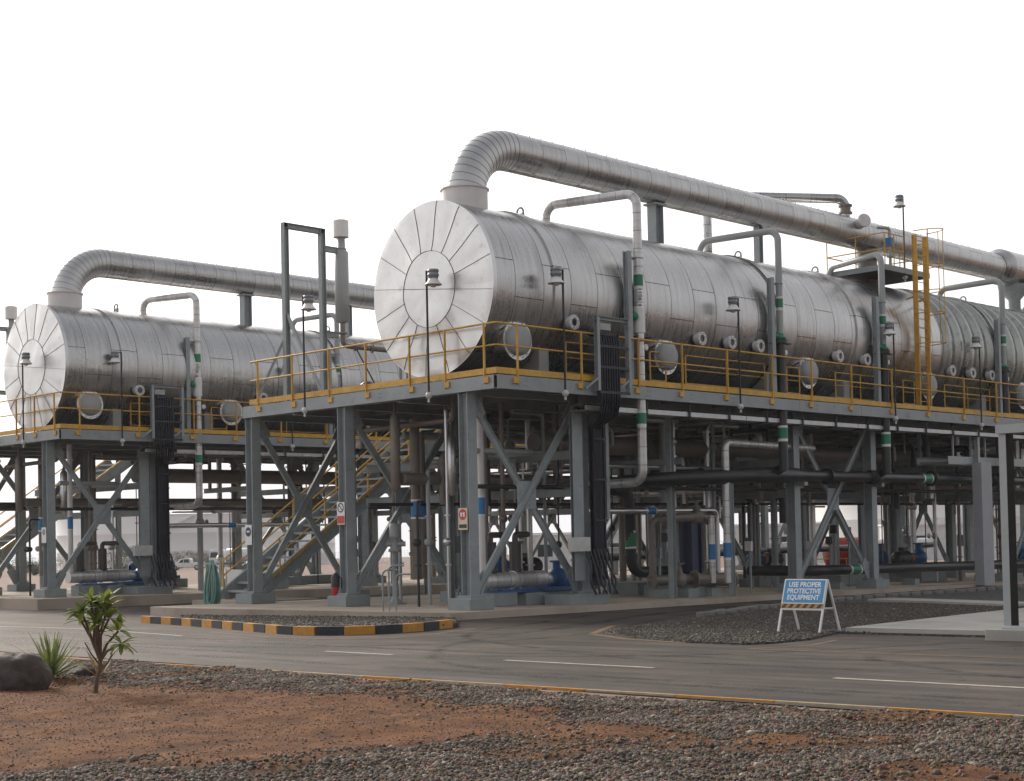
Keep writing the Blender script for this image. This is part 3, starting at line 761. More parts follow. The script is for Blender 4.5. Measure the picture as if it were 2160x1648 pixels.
def make_unit(who, dp, dv, dz, near):
    """who: how labels name the unit; dp, dv: where its platform and its vessel stand; dz: their height"""
    U = lambda text_: text_ + " " + who
    yp = lambda y: y + dp
    yv = VY + dv
    zv = VZ
    # ------------------------------------------------------------ steel platform
    T = thing("steel_platform", U("grey steel platform on braced columns carrying the vessel of"), "platform", (0.17, yp(1.145), S(0)), "raised steel platforms")
    for Xn in COLX:
        for Y in ROWS:
            X = 3.45 if (Xn == 3.97 and Y == ROWS[2]) else Xn
            mb = MB(); top = DECK + dz - .06
            mb.hbeam((X, yp(Y), S(X) + .30), (X, yp(Y), top), .29, .30, .02, (0, 1, 0))
            mb.box((X, yp(Y), S(X) + .318), (.42, .42, .024))
            for bx in (-.17, .17):
                for by in (-.17, .17): mb.cyl((X + bx, yp(Y) + by, S(X) + .33), (X + bx, yp(Y) + by, S(X) + .40), .018, 6)
            if Y == ROWS[0]: mb.box((X, yp(Y), top + .012), (.36, .36, .02))
            mb.build("column", "grey_steel", T)
    for X in (COLX[0], COLX[2], COLX[4], COLX[6]):          # cross bracing of the column pairs
        for Y in ROWS:
            Xb = COLX[COLX.index(X) + 1]
            if Xb == 3.97 and Y == ROWS[2]: Xb = 3.45
            z0, z1 = S(X) + .42, DECK + dz - .45
            for a, b in (((X + .15, z1), (Xb - .15, z0)), ((X + .15, z0), (Xb - .15, z1))):
                mb = MB()
                oy = .045 if a[1] > b[1] else -.045
                mb.hbeam((a[0], yp(Y) + oy, a[1]), (b[0], yp(Y) + oy, b[1]), .08, .17, .012, (0, 0, 1))
                mb.build("brace", "grey_steel", T)
            mb = MB(); mb.box(((X + Xb) / 2, yp(Y), (z0 + z1) / 2), (.62, .02, .66))
            for q in range(8):
                a = q * math.pi / 4 + .39; bx, bz = (X + Xb) / 2 + .24 * math.cos(a), (z0 + z1) / 2 + .26 * math.sin(a); mb.cyl((bx, yp(Y) - .01, bz), (bx, yp(Y) - .028, bz), .018, 6)
            mb.build("gusset_plate", "grey_steel", T)
            for px_, pz, sx, sz in ((X + .16, z1, 1, -1), (Xb - .16, z1, -1, -1), (X + .16, z0, 1, 1), (Xb - .16, z0, -1, 1)):
                mb = MB(); mb.add([(px_ + dx_ * sx, yp(Y) + oy_, pz + dz_ * sz) for oy_ in (-.011, .011) for dx_, dz_ in ((-.0, -.22), (.16, -.16), (.42, .30), (.26, .48), (-.0, .30))], [(0, 1, 2, 3, 4), (9, 8, 7, 6, 5)] + [(k, (k + 1) % 5, 5 + (k + 1) % 5, 5 + k) for k in range(5)])
                for bx, bz in ((.10, .0), (.10, .16), (.20, .12), (.24, .28)): mb.cyl((px_ + bx * sx, yp(Y) - .011, pz + bz * sz), (px_ + bx * sx, yp(Y) - .030, pz + bz * sz), .017, 6)
                mb.build("end_plate", "grey_steel", T)
    zb = DECK + dz - .165
    for a, b, sd in (((-.0, yp(0.02), zb), (LEN, yp(0.02), zb), -1), ((0.02, yp(0.0), zb), (0.02, yp(WIDE), zb), 1), ((0, yp(WIDE - .02), zb), (LEN, yp(WIDE - .02), zb), 1)):
        mb = MB()
        if a[0] < .01 and b[0] > 1:        # long side beams come in lengths bolted end to end
            xs = [0.0, 4.4, 11.9, 15.1, 22.0, 29.0, 36.0, LEN]
            for i, (p, q) in enumerate(zip(xs, xs[1:])):
                dh = .0 if i % 2 else .012
                mb.channel((p + .006, a[1], zb), (q - .006, a[1], zb), .1, .30 + dh, .014, (0, 0, 1), 0, sd)
                for x in np.arange(p + .9, q - .4, 1.75):
                    for bx in (-.05, .05):
                        for bz in (-.05, .05): mb.cyl((x + bx, a[1] - .053 * (1 if sd < 0 else -1), zb + bz), (x + bx, a[1] - .064 * (1 if sd < 0 else -1), zb + bz), .013, 6)
        else:
            mb.channel((a[0], a[1] + .055, a[2]), (b[0], b[1] - .055, b[2]), .1, .31, .014, (0, 0, 1), 0, sd)
            for y in (2.2, 4.0, 7.0):
                for bx in (-.05, .05):
                    for bz in (-.05, .05): mb.cyl((-.033, yp(y) + bx, zb + bz), (-.044, yp(y) + bx, zb + bz), .013, 6)
        mb.build("edge_beam", "grey_steel", T)
    for Y in (1.145, 3.4, 5.58, 7.6, 9.54):
        mb = MB(); mb.hbeam((.08, yp(Y), zb - .06), (LEN, yp(Y), zb - .06), .15, .30, .014); mb.build("deck_beam", "grey_steel", T)
    for X in np.arange(0.6, LEN, 2.2):
        mb = MB(); mb.hbeam((X, yp(.08), zb + .02), (X, yp(WIDE - .08), zb + .02), .12, .24, .012); mb.build("deck_beam", "grey_steel", T)
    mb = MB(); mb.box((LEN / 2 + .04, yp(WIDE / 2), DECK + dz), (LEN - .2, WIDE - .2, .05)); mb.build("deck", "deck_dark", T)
    # pipe rack beams hung between the columns
    for X in COLX[1:]:
        for z in (2.62, 3.55):
            mb = MB(); mb.hbeam((X, yp(1.3), z), (X, yp(9.4), z), .14, .22, .012); mb.build("rack_beam", "grey_steel", T)
    for X in (8.6, 22.0, 35.0):
        for y in (2.0, 4.6):
            mb = MB(); mb.bar((X, yp(y), 3.5), (X, yp(y), zb - .1), .10, .10); mb.build("hanger", "grey_steel", T)
        mb = MB(); mb.hbeam((X, yp(1.6), 3.5), (X, yp(5.0), 3.5), .14, .18, .012); mb.build("rack_beam", "grey_steel", T)
    # ------------------------------------------------------------ yellow guard rail
    zt, zr = DECK + dz + .155, DECK + dz + 1.16
    T = thing("guard_rail", U("yellow tube guard rail round the platform edge of"), "railing", (0, yp(0), DECK + dz), "yellow guard rails of the platforms")
    pth = lambda z: [(0, yp(9.35), z), (0, yp(0), z), (LEN, yp(0), z)]
    for nm, z, r in (("top_rail", zr, .024), ("mid_rail", zr - .50, .021)):
        mb = MB(); mb.tube(bend(pth(z), .06, 4), r, 8); mb.build(nm, "yellow_paint", T)
    mb = MB(); mb.bar((-.014, yp(9.4), zt - .07), (-.014, yp(-.02), zt - .07), .012, .14, (0, 0, 1)); mb.bar((-.03, yp(-.026), zt - .07), (LEN, yp(-.026), zt - .07), .012, .14, (0, 0, 1)); mb.build("toe_board", "yellow_paint", T)
    for y in POSTS_END:
        mb = MB(); mb.bar((-.035, yp(y), DECK + dz - .20), (-.035, yp(y), zr), .05, .03, (0, 1, 0)); mb.box((-.05, yp(y) - .075, DECK + dz - .12), (.05, .15, .13)); mb.build("post", "yellow_paint", T)
    for x in POSTS_SIDE:
        if x < LEN:
            mb = MB(); mb.bar((x, yp(-.047), DECK + dz - .20), (x, yp(-.047), zr), .03, .05, (0, 1, 0)); mb.box((x - .075, yp(-.06), DECK + dz - .12), (.15, .05, .13)); mb.build("post", "yellow_paint", T)
    # low inner barriers round the valve openings
    mods = (0,) if not near else (0, 1, 2)
    segs = [(2.75, 4.0), (5.9, 6.55), (7.35, 10.9), (11.95, 12.6), (14.45, 17.2), (18.3, 19.0)] + ([(20.9, 24.0), (25.4, 29.5), (31, 36)] if near else [])
    for i, (a, b) in enumerate(segs):
        mb = MB(); y = yp(.42); z0 = DECK + dz + .02
        loop = [(a, y, z0 + .22), (a, y, z0 + .95), (b, y, z0 + .95), (b, y, z0 + .22), (a, y, z0 + .22)]
        mb.tube(bend(loop, .05, 3), .017, 6); mb.tube([(a, y, z0 + .58), (b, y, z0 + .58)], .015, 6)
        for x in ([a + .02, b - .02] if b - a < 2 else [a + .02, (a + b) / 2, b - .02]): mb.tube([(x, y, z0), (x, y, z0 + .93)], .017, 6)
        order = ("first", "second", "third", "fourth", "fifth", "sixth", "seventh", "eighth", "ninth")[i]
        single(mb, "inner_barrier", "yellow_paint", U(order + " low yellow barrier from the corner along the deck of"), "barrier", (a, y, z0), "low inner barriers on the decks")
    # ------------------------------------------------------------ vessel
    T = thing("evaporator_vessel", U("huge horizontal silver-clad cylinder with a round gored end on"), "vessel", (0.23, yv, zv - VR), "horizontal evaporator vessels")
    X0, XC, XE = 0.2273, 20.55, LEN - 1
    prof = [(X0, VR)]
    for xr in (2.40, 11.55, 15.6):
        prof += [(xr - .16, VR), (xr - .155, VR + .045), (xr + .155, VR + .045), (xr + .16, VR)]
    prof += [(XC, VR)]
    mb = MB(); n = 128
    def shell(mb, prof, mat=0, n=128):
        vs = []; fs = []; us = []
        for x, r in prof:
            for k in range(n):
                a = 2 * math.pi * k / n
                vs.append((x, yv + r * math.cos(a), zv + r * math.sin(a)))
        for i in range(len(prof) - 1):
            for k in range(n):
                k2 = (k + 1) % n
                fs.append((i * n + k, (i + 1) * n + k, (i + 1) * n + k2, i * n + k2))
                u0, u1 = 2 * math.pi * VR * k / n, 2 * math.pi * VR * (k + 1) / n
                us.append([(u0, prof[i][0]), (u0, prof[i + 1][0]), (u1, prof[i + 1][0]), (u1, prof[i][0])])
        mb.add(vs, fs, mat, True, us)
    for p, q in zip(prof, prof[1:]): shell(mb, [p, q])
    mb.build("shell", "vessel_cladding", T)
    # ribbed bare section further back
    mb = MB(); rp_ = []; x = XC
    while x < XE:
        for t, h in ((0, 0), (.30, .0), (.305, .0), (.335, .085), (.40, .145), (.50, .17), (.60, .145), (.665, .085), (.695, 0), (.70, 0)): rp_.append((x + t, VR - .10 + h))
        x += .735
    shell(mb, rp_, 0, 96); mb.lathe((XC - .01, yv, zv), (1, 0, 0), [(0, VR - .2), (0, VR + .01), (.05, VR + .01), (.05, VR - .2)], 96)
    for xf in (24.2, 37.5):
        mb.lathe((xf, yv, zv), (1, 0, 0), [(0, VR - .2), (0, VR + .10), (.06, VR + .10), (.06, VR - .2)], 96, 0, False)
    mb.build("ribbed_shell", "ribbed_grey", T)
    # flat end: 16 gores round a disc, sheet slightly dished and dented
    mb = MB(); NA, NG = 16 * 8, 16
    rad = [0, .18, .36, .54, .72, .88, .90, .905, 1.1, 1.3, 1.5, 1.7, 1.88, 2.0, VR]
    vs = []; fs = []
    tl = [random.uniform(-1, 1) for _ in range(NG)]
    for r in rad:
        for k in range(NA):
            a = 2 * math.pi * (k + 2.5) / NA
            g = (k // 8) % NG; f = (k % 8) / 8 - .5
            d = .07 * (1 - (r / VR) ** 2)
            if r > .905: d += .009 * tl[g] * f * 2 * (r / VR) + .006 * (1 - abs(f) * 2)
            else: d += .022
            d += .030 * mnoise.noise(Vector((r * math.cos(a) * 1.2, r * math.sin(a) * 1.2, 4 + dv))) + .009 * mnoise.noise(Vector((r * math.cos(a) * 4, r * math.sin(a) * 4, dv)))
            if r >= VR - .001: d = 0.0
            vs.append((X0 - d, yv + r * math.cos(a), zv + r * math.sin(a)))
    for i in range(len(rad) - 1):
        for k in range(NA):
            k2 = (k + 1) % NA
            fs.append((i * NA + k, i * NA + k2, (i + 1) * NA + k2, (i + 1) * NA + k))
    mb.add(vs, fs, 0, True)
    def surf(r, k):
        i = min(range(len(rad)), key=lambda j: abs(rad[j] - r)); p = vs[i * NA + k % NA]
        return Vector((p[0] - .006, p[1], p[2]))
    for g in range(NG):                     # standing seams between the gores
        ps = [surf(r, g * 8) for r in rad[7:]]
        for a, b in zip(ps, ps[1:]): mb.bar(a, b, .008, .009, (1, 0, 0), 1)
    ring = [surf(.905, k) for k in range(NA)]
    for a, b in zip(ring, ring[1:] + ring[:1]): mb.bar(a, b, .009, .010, (1, 0, 0), 1)
    for k0 in (0, 16 * 4):
        ps = [surf(r, k0) for r in rad[:7]]
        for a, b in zip(ps, ps[1:]): mb.bar(a, b, .012, .012, (1, 0, 0), 1)
    mb.build("end_cover", ["end_sheet", "seam_line"], T)
    mb = MB(); mb.lathe((X0, yv, zv), (1, 0, 0), [(.0, VR), (.0, VR + .012), (.12, VR + .012), (.12, VR)], 128, 0, False); mb.build("rim_band", "silver", T)
    # manholes, sight glasses, lifting lugs, saddles
    ym = yv - math.sqrt(VR ** 2 - 1.32 ** 2)
    for xm in (1.2, 6.65, 13.15, 20.0, 26.6, 33.2):
        mb = MB(); c = (xm, ym + .3, 6.10)
        mb.lathe(c, (0, -1, 0), [(0, .40), (.50, .40), (.50, .47), (.56, .47), (.56, .36)], 32, 0, False)
        q = MB(); q.lathe(c, (0, -1, 0), [(.56, .37), (.62, .365), (.68, .34), (.725, .27), (.75, .15), (.755, .0)], 28)
        hatch = mb.build("manhole", "silver", T); q.build("manhole_cover", "grey_pipe", hatch)
        w = MB()
        for k in range(16):
            a = 2 * math.pi * k / 16
            w.cyl((xm + .42 * math.cos(a), ym + .3 - .54, 6.1 + .42 * math.sin(a)), (xm + .42 * math.cos(a), ym + .3 - .585, 6.1 + .42 * math.sin(a)), .016, 6)
        w.build("bolts", "galvanised", hatch)
    yg = yv - math.sqrt(VR ** 2 - .79 ** 2)
    for xg in (2.88, 7.85, 9.16, 10.47, 14.45, 15.95, 21.15, 22.5, 23.85, 29.2, 34.4, 35.8):
        mb = MB(); c = (xg, yg + .35, 6.63)
        mb.lathe(c, (0, -1, 0), [(0, .15), (.50, .15), (.50, .18), (.56, .18), (.565, .10), (.52, .095)], 24, 0, False)
        q = MB(); q.lathe(c, (0, -1, 0), [(.53, .098), (.53, 0)], 20)
        s = mb.build("sight_glass", "white_jacket", T); q.build("glass", "glass_dark", s)
        w = MB(); w.lathe((xg, yg - .02, 6.66), (0, -1, 0), [(-.05, .24), (.02, .24), (.02, .20), (-.05, .20)], 24, 0, False); w.build("collar", "motor_black", s)
        w = MB()
        for k in range(8):
            a = 2 * math.pi * (k + .5) / 8
            w.cyl((xg + .145 * math.cos(a), yg - .205, 6.63 + .145 * math.sin(a)), (xg + .145 * math.cos(a), yg - .235, 6.63 + .145 * math.sin(a)), .014, 6)
        w.build("bolts", "galvanised", s)
    for xl in (3.29, 12.45, 16.5, 26.0, 30.3, 39.4):
        mb = MB(); b = zv + VR - .02
        mb.tube([(xl, yv + .11 * math.cos(a), b + .20 + .11 * math.sin(a)) for a in np.linspace(-.4, math.pi + .4, 14)], .026, 8)
        mb.box((xl, yv, b + .06), (.05, .26, .2)); mb.build("lifting_lug", "grey_steel", T)
    for xs in (2.35, 5.9, 11.6, 15.6, 24.2, 28.7, 37.4, 41.9):
        for yy in (yv - 1.45, yv + 1.45):
            mb = MB(); top = zv - math.sqrt(VR ** 2 - 1.45 ** 2) + .1
            mb.box((xs, yy, (DECK + .03 + top) / 2), (.34, .30, top - DECK - .03)); mb.build("saddle_leg", "grey_pipe", T)
        mb = MB(); ang = np.linspace(math.pi * 1.22, math.pi * 1.78, 17)
        for a0, a1 in zip(ang, ang[1:]):
            p = [(yv + (VR + .002) * math.cos(a), zv + (VR + .002) * math.sin(a)) for a in (a0, a1)]
            mb.add([(xs + sx * .14, yy, zz) for sx in (-1, 1) for yy, zz in (p[0], p[1], (p[1][0], DECK + .04), (p[0][0], DECK + .04))], [(0, 1, 2, 3), (7, 6, 5, 4), (0, 4, 5, 1), (3, 2, 6, 7)], 0)
        mb.build("saddle", "grey_pipe", T)
    # ------------------------------------------------------------ vapour main on top
    T = thing("vapour_main", U("wide silver pipe bending out of the vessel top on"), "pipe", (1.38, yv, zv + VR), "vapour mains on the vessels")
    mb = MB(); mb.lathe((1.38, yv, zv + VR - .35), (0, 0, 1), [(0, .56), (.78, .56), (.78, .60), (.81, .60), (.81, .40)], 48, 0, False); mb.build("collar", "white_jacket", T)
    RP, ZP, RB = .4865, 11.1427, 1.45
    mb = MB(); pts = [(1.38, yv, zv + VR + .25)] + [(1.38 + RB * (1 - math.cos(t)), yv, ZP - RB + RB * math.sin(t)) for t in np.linspace(0, math.pi / 2, 15)]
    prs = []
    mb.tube(pts, RP, 56)
    for k, a in enumerate(pts[1:], 1):       # seams of the lobster-back elbow
        d = (Vector(pts[min(k + 1, len(pts) - 1)]) - Vector(pts[k - 1])).normalized() * .005
        mb.tube([Vector(a) - d, Vector(a) + d], RP + .005, 48, True, 1)
    mb.build("elbow", ["elbow_sheet", "seam_line"], T)
    mb = MB(); mb.tube([(2.82, yv, ZP), (28.6, yv, ZP)], RP, 56, False, 0, True)
    for x in np.arange(3.1, 28.5, .42):     # screw heads along the top seam
        mb.cyl((x, yv - .16, ZP + RP - .035), (x, yv - .165, ZP + RP - .01), .014, 6, 1)
    mb.build("run", ["pipe_cladding", "motor_black"], T)
    mb = MB(); mb.tube([(28.45, yv, ZP), (28.75, yv, ZP + .04), (29.1, yv, ZP + .04)], [RP + .01, .66, .66], 48, False, 0, True)
    mb.tube([(29.05, yv, ZP + .04), (LEN, yv, ZP + .04)], .655, 48, True, 0, True); mb.build("wide_run", "pipe_cladding", T)
    for xs, kind in ((8.65, "H"), (13.5, "thin"), (19.6, "N"), (30.0, "V")):
        mb = MB(); b = zv + VR - .1
        if kind == "H": mb.hbeam((xs, yv, b), (xs, yv, ZP - RP + .02), .30, .34, .02, (1, 0, 0)); mb.box((xs, yv, ZP - RP - .03), (.52, .42, .05))
        elif kind == "thin": mb.hbeam((xs, yv, b), (xs, yv, ZP - RP + .03), .2, .2, .014, (1, 0, 0))
        elif kind == "N": mb.lathe((xs, yv, b), (0, 0, 1), [(0, .32), (.95, .32), (.95, .44), (1.03, .44), (1.03, .34), (1.3, .34)], 28, 0, False)
        else: mb.lathe((xs, yv, b), (0, 0, 1), [(0, .22), (.65, .22), (1.0, .55), (1.2, .60)], 24)
        mb.build("support", "grey_steel" if kind != "N" else "brown_pipe", T)
    # ------------------------------------------------------------ down-pipes at the front of the vessel
    legs = [("jacketed", 4.50, 5.20, 10.06, .115, "jacket", 6.55, False), ("grey", 10.95, 11.30, 9.93, .095, "grey_pipe", 6.85, True),
            ("grey", 17.70, 16.75, 9.93, .095, "grey_pipe", 6.95, True), ("grey", 24.75, 24.54, 9.95, .10, "grey_pipe", 6.9, True), ("grey", 31.2, 30.5, 9.95, .10, "grey_pipe", 6.9, True)]
    names = ("first", "second", "third", "fourth", "fifth")
    dl = dp                                   # they drop between rail and shell
    for i, (kind, xb, xd, zh, r, mt, zsw, black) in enumerate(legs):
        yd = .15 + dl
        T = thing("vent_pipe", U(names[i] + (" vent pipe from the corner, white jacketed, on" if i == 0 else " vent pipe from the corner, black below, on")), "pipe", (xb, yv, zv + VR - .1), "vent pipes looping over the vessel side")
        mb = MB(); zl = zsw if black else (3.0 if i == 0 else 5)
        pts = bend([(xb, yv + .25, zv + VR - .25), (xb, yv + .25, zh), (xd, yd, zh), (xd, yd, zl)], .30)
        if i == 0:
            pts = bend([(xb, yv + .25, zv + VR - .25), (xb, yv + .25, zh), (xd, yd, zh), (xd, yd, 2.84), (xd, yd + 4.6, 2.78)], .30)
        mb.tube(pts, r, 20, True, 0, True); mb.lathe((xb, yv + .25, zv + VR - .12), (0, 0, 1), [(0, r + .05), (.16, r + .05), (.22, r)], 20)
        mb.build("pipe", mt, T)
        if black:
            mb = MB(); mb.tube([(xd, yd, zsw + .03), (xd, yd, 3.2)], r + .035, 18); mb.lathe((xd, yd, zsw - .10), (0, 0, 1), [(0, r + .02), (0, .20), (.05, .20), (.05, .20), (.10, .20), (.10, r)], 18, 0, False)
            mb.build("lower_pipe", "black_pipe", T)
        zs = (7.72, 8.0) if i == 0 else (7.75, 8.0)
        bands = [(zs, r + .008)] + ([((4.28, 4.55), r + .008)] if i == 0 else [((4.1, 4.4), r + .045)])
        for (z0, z1), rr in bands:
            mb = MB(); mb.cyl((xd, yd, z0), (xd, yd, z1), rr, 20); mb.build("green_band", "green_band", T)
            for a, b in ((z0 - .08, z0), (z1, z1 + .06)):
                mb = MB(); mb.cyl((xd, yd, a), (xd, yd, b), rr - .002, 20); mb.build("white_band", "white_paint", T)
        if i == 0:
            mb = MB(); mb.lathe((xd, yd, 6.55), (0, 0, 1), [(0, r), (0, .150), (.62, .150), (.66, r)], 22, 0, False); mb.build("valve_box", "white_paint", T)
            mb = MB(); mb.lathe((xd - .20, yd - .03, 6.95), (-1, -.3, 0), [(-.06, .03), (0, .03), (0, .10), (.05, .115), (.09, .08), (.1, 0)], 16); mb.build("hand_wheel", "green_band", T)
            o = text("lettering", "1106 \u2190", .17, "motor_black", T, (xd - .078, yd - .1005, 7.40), (R(90), R(90), R(-38)))
        else:
            mb = MB(); mb.lathe((xd, yd, zsw + .02), (0, 0, 1), [(0, .05), (0, .16), (.05, .16), (.10, .10), (.16, .10)], 16); mb.cyl((xd - .1, yd, zsw + .1), (xd - .30, yd, zsw + .12), .06, 10); mb.build("valve", "green_band", T)
        # instrument shelf and gauge beside the valve
        mb = MB(); mb.box((xd + .18, yd + .14, zsw - .08), (.60, .40, .022)); mb.box((xd - .33, yd + .05, zsw - .12), (.26, .1, .02)); mb.cyl((xd + .22, yd + .1, zsw - .1), (xd + .22, yd + .1, zsw - .5), .03, 8); mb.build("shelf", "motor_black", T)
        mb = MB(); mb.lathe((xd + .22, yd + .02, zsw - .34), (0, -1, 0), [(0, .08), (.05, .08), (.055, .06), (.056, 0)], 14); mb.build("gauge", "sign_white", T)
        P = thing("pipe_post", U("grey steel post clamped beside the " + names[i] + " vent pipe on"), "post", (xd - .42, .14 + dl, DECK + dz), "posts holding the vent pipes")
        mb = MB(); mb.hbeam((xd - .42, .14 + dl, DECK + dz), (xd - .42, .14 + dl, 8.55), .15, .16, .012, (0, 1, 0)); mb.build("upright", "grey_steel", P)
        mb = MB(); mb.bar((xd - .36, .14 + dl, 8.42), (xd - .05, yd + .10, 8.42), .05, .05); mb.tube([(xd + (r + .012) * math.cos(a), yd + (r + .012) * math.sin(a), 8.42) for a in np.linspace(.9, 6.6, 16)], .012, 5); mb.build("clamp", "grey_steel", P)
        mb = MB(); mb.box((xd - .31, .14 + dl, 8.28), (.07, .03, .22)) ; mb.build("stiffener", "grey_steel", P)
    # ------------------------------------------------------------ floodlights on the rail
    ords = ("first", "second", "third", "fourth", "fifth", "sixth")
    lamps = [((-.25, yp(6.68)), (0, -1), "outer one on the end rail of"), ((-.25, yp(1.98)), (0, -1), "in front of the round end of")]
    for i, x in enumerate((2.10, 8.95, 16.84, 22.25, 29.6)): lamps.append(((x, yp(-.15)), (-1, 0), ords[i] + " along the side rail of"))
    for (lx, ly), (dx, dy), lab in lamps: floodlight(lx, ly, dx, dy, 4.86 + dz, 7.76 + dz, "bell lamp on a black pole, " + U(lab))
    # ------------------------------------------------------------ vent stack with its goal-post frame
    if True:
        T = thing("goal_post", U("tall grey goal-post frame on the deck beside the vent stack of"), "frame", (.95, yp(9.05), DECK + dz), "goal-post frames on the decks")
        for x in (.98, 2.24):
            mb = MB(); mb.hbeam((x, yp(9.05), DECK + dz), (x, yp(9.05), 10.2), .15, .16, .014, (1, 0, 0)); mb.build("upright", "grey_steel", T)
        mb = MB(); mb.hbeam((.9, yp(9.05), 10.13), (2.32, yp(9.05), 10.13), .15, .15, .014); mb.build("crossbar", "grey_steel", T)
        for z in (9.66, 7.28):
            mb = MB(); mb.hbeam((2.3, yp(9.05), z), (2.78, yp(9.05), z), .12, .16, .012); mb.tube([(2.93 + .14 * math.cos(a), yp(9.05) + .14 * math.sin(a), z + .06) for a in np.linspace(0, 6.28, 14)], .016, 5); mb.build("arm", "grey_steel", T)
        for a, b in (((.98, yp(9.0), 7.7), (.98, yp(7.4), DECK + dz + .05)), ((.98, yp(9.1), 7.1), (.3, yp(9.6), DECK + dz + .05))):
            mb = MB(); mb.bar(a, b, .07, .07); mb.build("strut", "grey_steel", T)
        T = thing("vent_stack", U("slim grey silencer stack with white cap beside the frame of"), "vent stack", (2.93, yp(9.05), 7.3), "silencer stacks beside the frames")
        mb = MB(); mb.lathe((2.93, yp(9.05), 7.62), (0, 0, 1), [(0, .06), (.06, .20), (2.0, .20), (2.08, .12), (2.5, .10), (2.5, .06)], 22); mb.build("silencer", "grey_pipe", T)
        mb = MB(); mb.lathe((2.93, yp(9.05), 10.05), (0, 0, 1), [(0, .1), (0, .22), (.46, .22), (.48, .20), (.48, 0)], 22, 0, False); mb.build("cap", "white_paint", T)
        mb = MB(); mb.tube(bend([(2.93, yp(9.05), 7.66), (2.93, yp(9.05), 7.0), (4.3, yp(8.6), 6.92), (5.0, yp(8.0), 6.9)], .18), .075, 12)
        for q in ((2.93, yp(9.05), 7.35), (3.25, yp(8.93), 6.985), (3.75, yp(8.78), 6.955)): mb.lathe(q, (0, 0, 1) if q[0] < 3 else (1, -.3, 0), [(-.025, .07), (-.025, .13), (.025, .13), (.025, .07)], 14, 0, False)
        mb.build("outlet", "brown_pipe", T)
        mb = MB(); mb.tube([(3.3, yp(8.9), 6.9), (3.75, yp(8.2), DECK + dz + .1)], .022, 6); mb.build("prop", "motor_black", T)
        # small gear standing on the deck behind the end rail
        T = thing("actuated_valve", U("blue actuator on a low valve behind the end rail of"), "valve", (2.6, yp(7.6), DECK + dz), "actuated valves on the decks")
        mb = MB(); mb.cyl((2.6, yp(7.6), DECK + dz), (2.6, yp(7.6), DECK + dz + .42), .07, 12); mb.build("body", "grey_pipe", T)
        mb = MB(); mb.lathe((2.6, yp(7.6), DECK + dz + .40), (0, 0, 1), [(0, .05), (.05, .10), (.1, .22), (.16, .22), (.24, .10), (.26, 0)], 16); mb.cyl((2.6, yp(7.35), DECK + dz + .5), (2.6, yp(7.1), DECK + dz + .5), .06, 10); mb.build("actuator", "navy_plate", T)
        T = thing("standpipe", U("thin standpipes with small valves between stack and vessel of"), "pipe", (2.2, yp(5.6), DECK + dz), "standpipes on the decks")
        for x, y, h, r in ((2.3, 5.9, 1.55, .05), (2.0, 5.3, 1.25, .03), (2.5, 5.0, .9, .10), (2.1, 4.75, .75, .06)):
            mb = MB(); mb.cyl((x, yp(y), DECK + dz), (x, yp(y), DECK + dz + h), r, 10); mb.lathe((x, yp(y), DECK + dz + h * .6), (0, 0, 1), [(0, r), (0, r + .05), (.04, r + .05), (.04, r)], 10); mb.lathe((x, yp(y), DECK + dz + h), (0, 0, 1), [(0, r + .04), (.04, r + .04), (.05, 0)], 10); mb.build("riser", "grey_pipe", T)
    # ------------------------------------------------------------ cable riser and tray
    T = thing("cable_riser", U("dark mesh of cables dropping through a grey frame at the side of"), "cable riser", (3.7, yp(-.2), 4.4), "cable risers at the platform sides")
    for x in (3.20, 4.34):
        mb = MB(); mb.channel((x, yp(-.20), 4.98 + dz), (x, yp(-.20), 6.74 + dz), .09, .12, .012, (0, 1, 0), 0, 1 if x < 4 else -1); mb.build("upright", "grey_steel", T)
        mb = MB(); mb.bar((x, yp(-.26), 5.3 + dz), (x - .33, yp(-.10), 5.02 + dz), .04, .05); mb.build("strut", "grey_steel", T)
    mb = MB(); mb.channel((3.14, yp(-.20), 6.72 + dz), (4.40, yp(-.20), 6.72 + dz), .10, .10, .012); mb.build("crossbar", "grey_steel", T)
    mb = MB(); mb.box((3.48, yp(-.17), 6.52 + dz), (.38, .12, .16)); mb.build("junction_box", "grey_pipe", T)
    mb = MB()
    for k in range(24):
        x = 3.33 + .030 * k; yy = yp(-.20) + (k % 3) * .035 - .02
        mb.tube(bend([(x + .10, yy + .5, 6.38 + dz + .02 * (k % 4)), (x, yy, 6.30 + dz), (x, yy, 4.75 + dz), (x + .12, yy + .2, 4.45 + dz), (3.93 + .013 * k, yp(.62) + .03 * (k % 4), 4.2), (3.93 + .013 * k, yp(.62) + .03 * (k % 4), .5)], .16, 4), .023, 6)
    mb.build("cables", "navy_cables", T)
    mb = MB()
    for z in (6.05, 5.55, 4.95): mb.bar((3.22, yp(-.24), z + dz), (4.32, yp(-.24), z + dz), .03, .06)
    for x in (3.36, 4.05): mb.bar((x, yp(-.10), 4.7 + dz), (x, yp(-.10), 6.4 + dz), .03, .10, (0, 1, 0))
    mb.build("rung", "navy_cables", T)
    mb = MB(); mb.box((3.70, yp(-.11), 5.55 + dz), (.70, .012, 1.7)); mb.build("backing_mesh", "navy_cables", T)
    mb = MB(); mb.channel((3.40, yp(.74), .45), (3.40, yp(.74), 4.6), .36, .10, .01, (0, 1, 0))
    mb.build("tray", "grey_steel", T)
    mb = MB(); mb.box((4.08, yp(.74), 2.4), (.42, .012, 4.2)); mb.bar((4.28, yp(.66), .45), (4.28, yp(.66), 4.3), .03, .12, (0, 1, 0))
    for z in (.9, 1.9, 2.9, 3.9): mb.bar((3.85, yp(.56), z), (4.3, yp(.56), z), .03, .05)
    mb.build("riser_cover", "navy_cables", T)
    mb = MB(); mb.box((3.2, yp(.52), 1.33), (.66, .14, .34)); mb.build("junction_box", "lamp_glass", T)
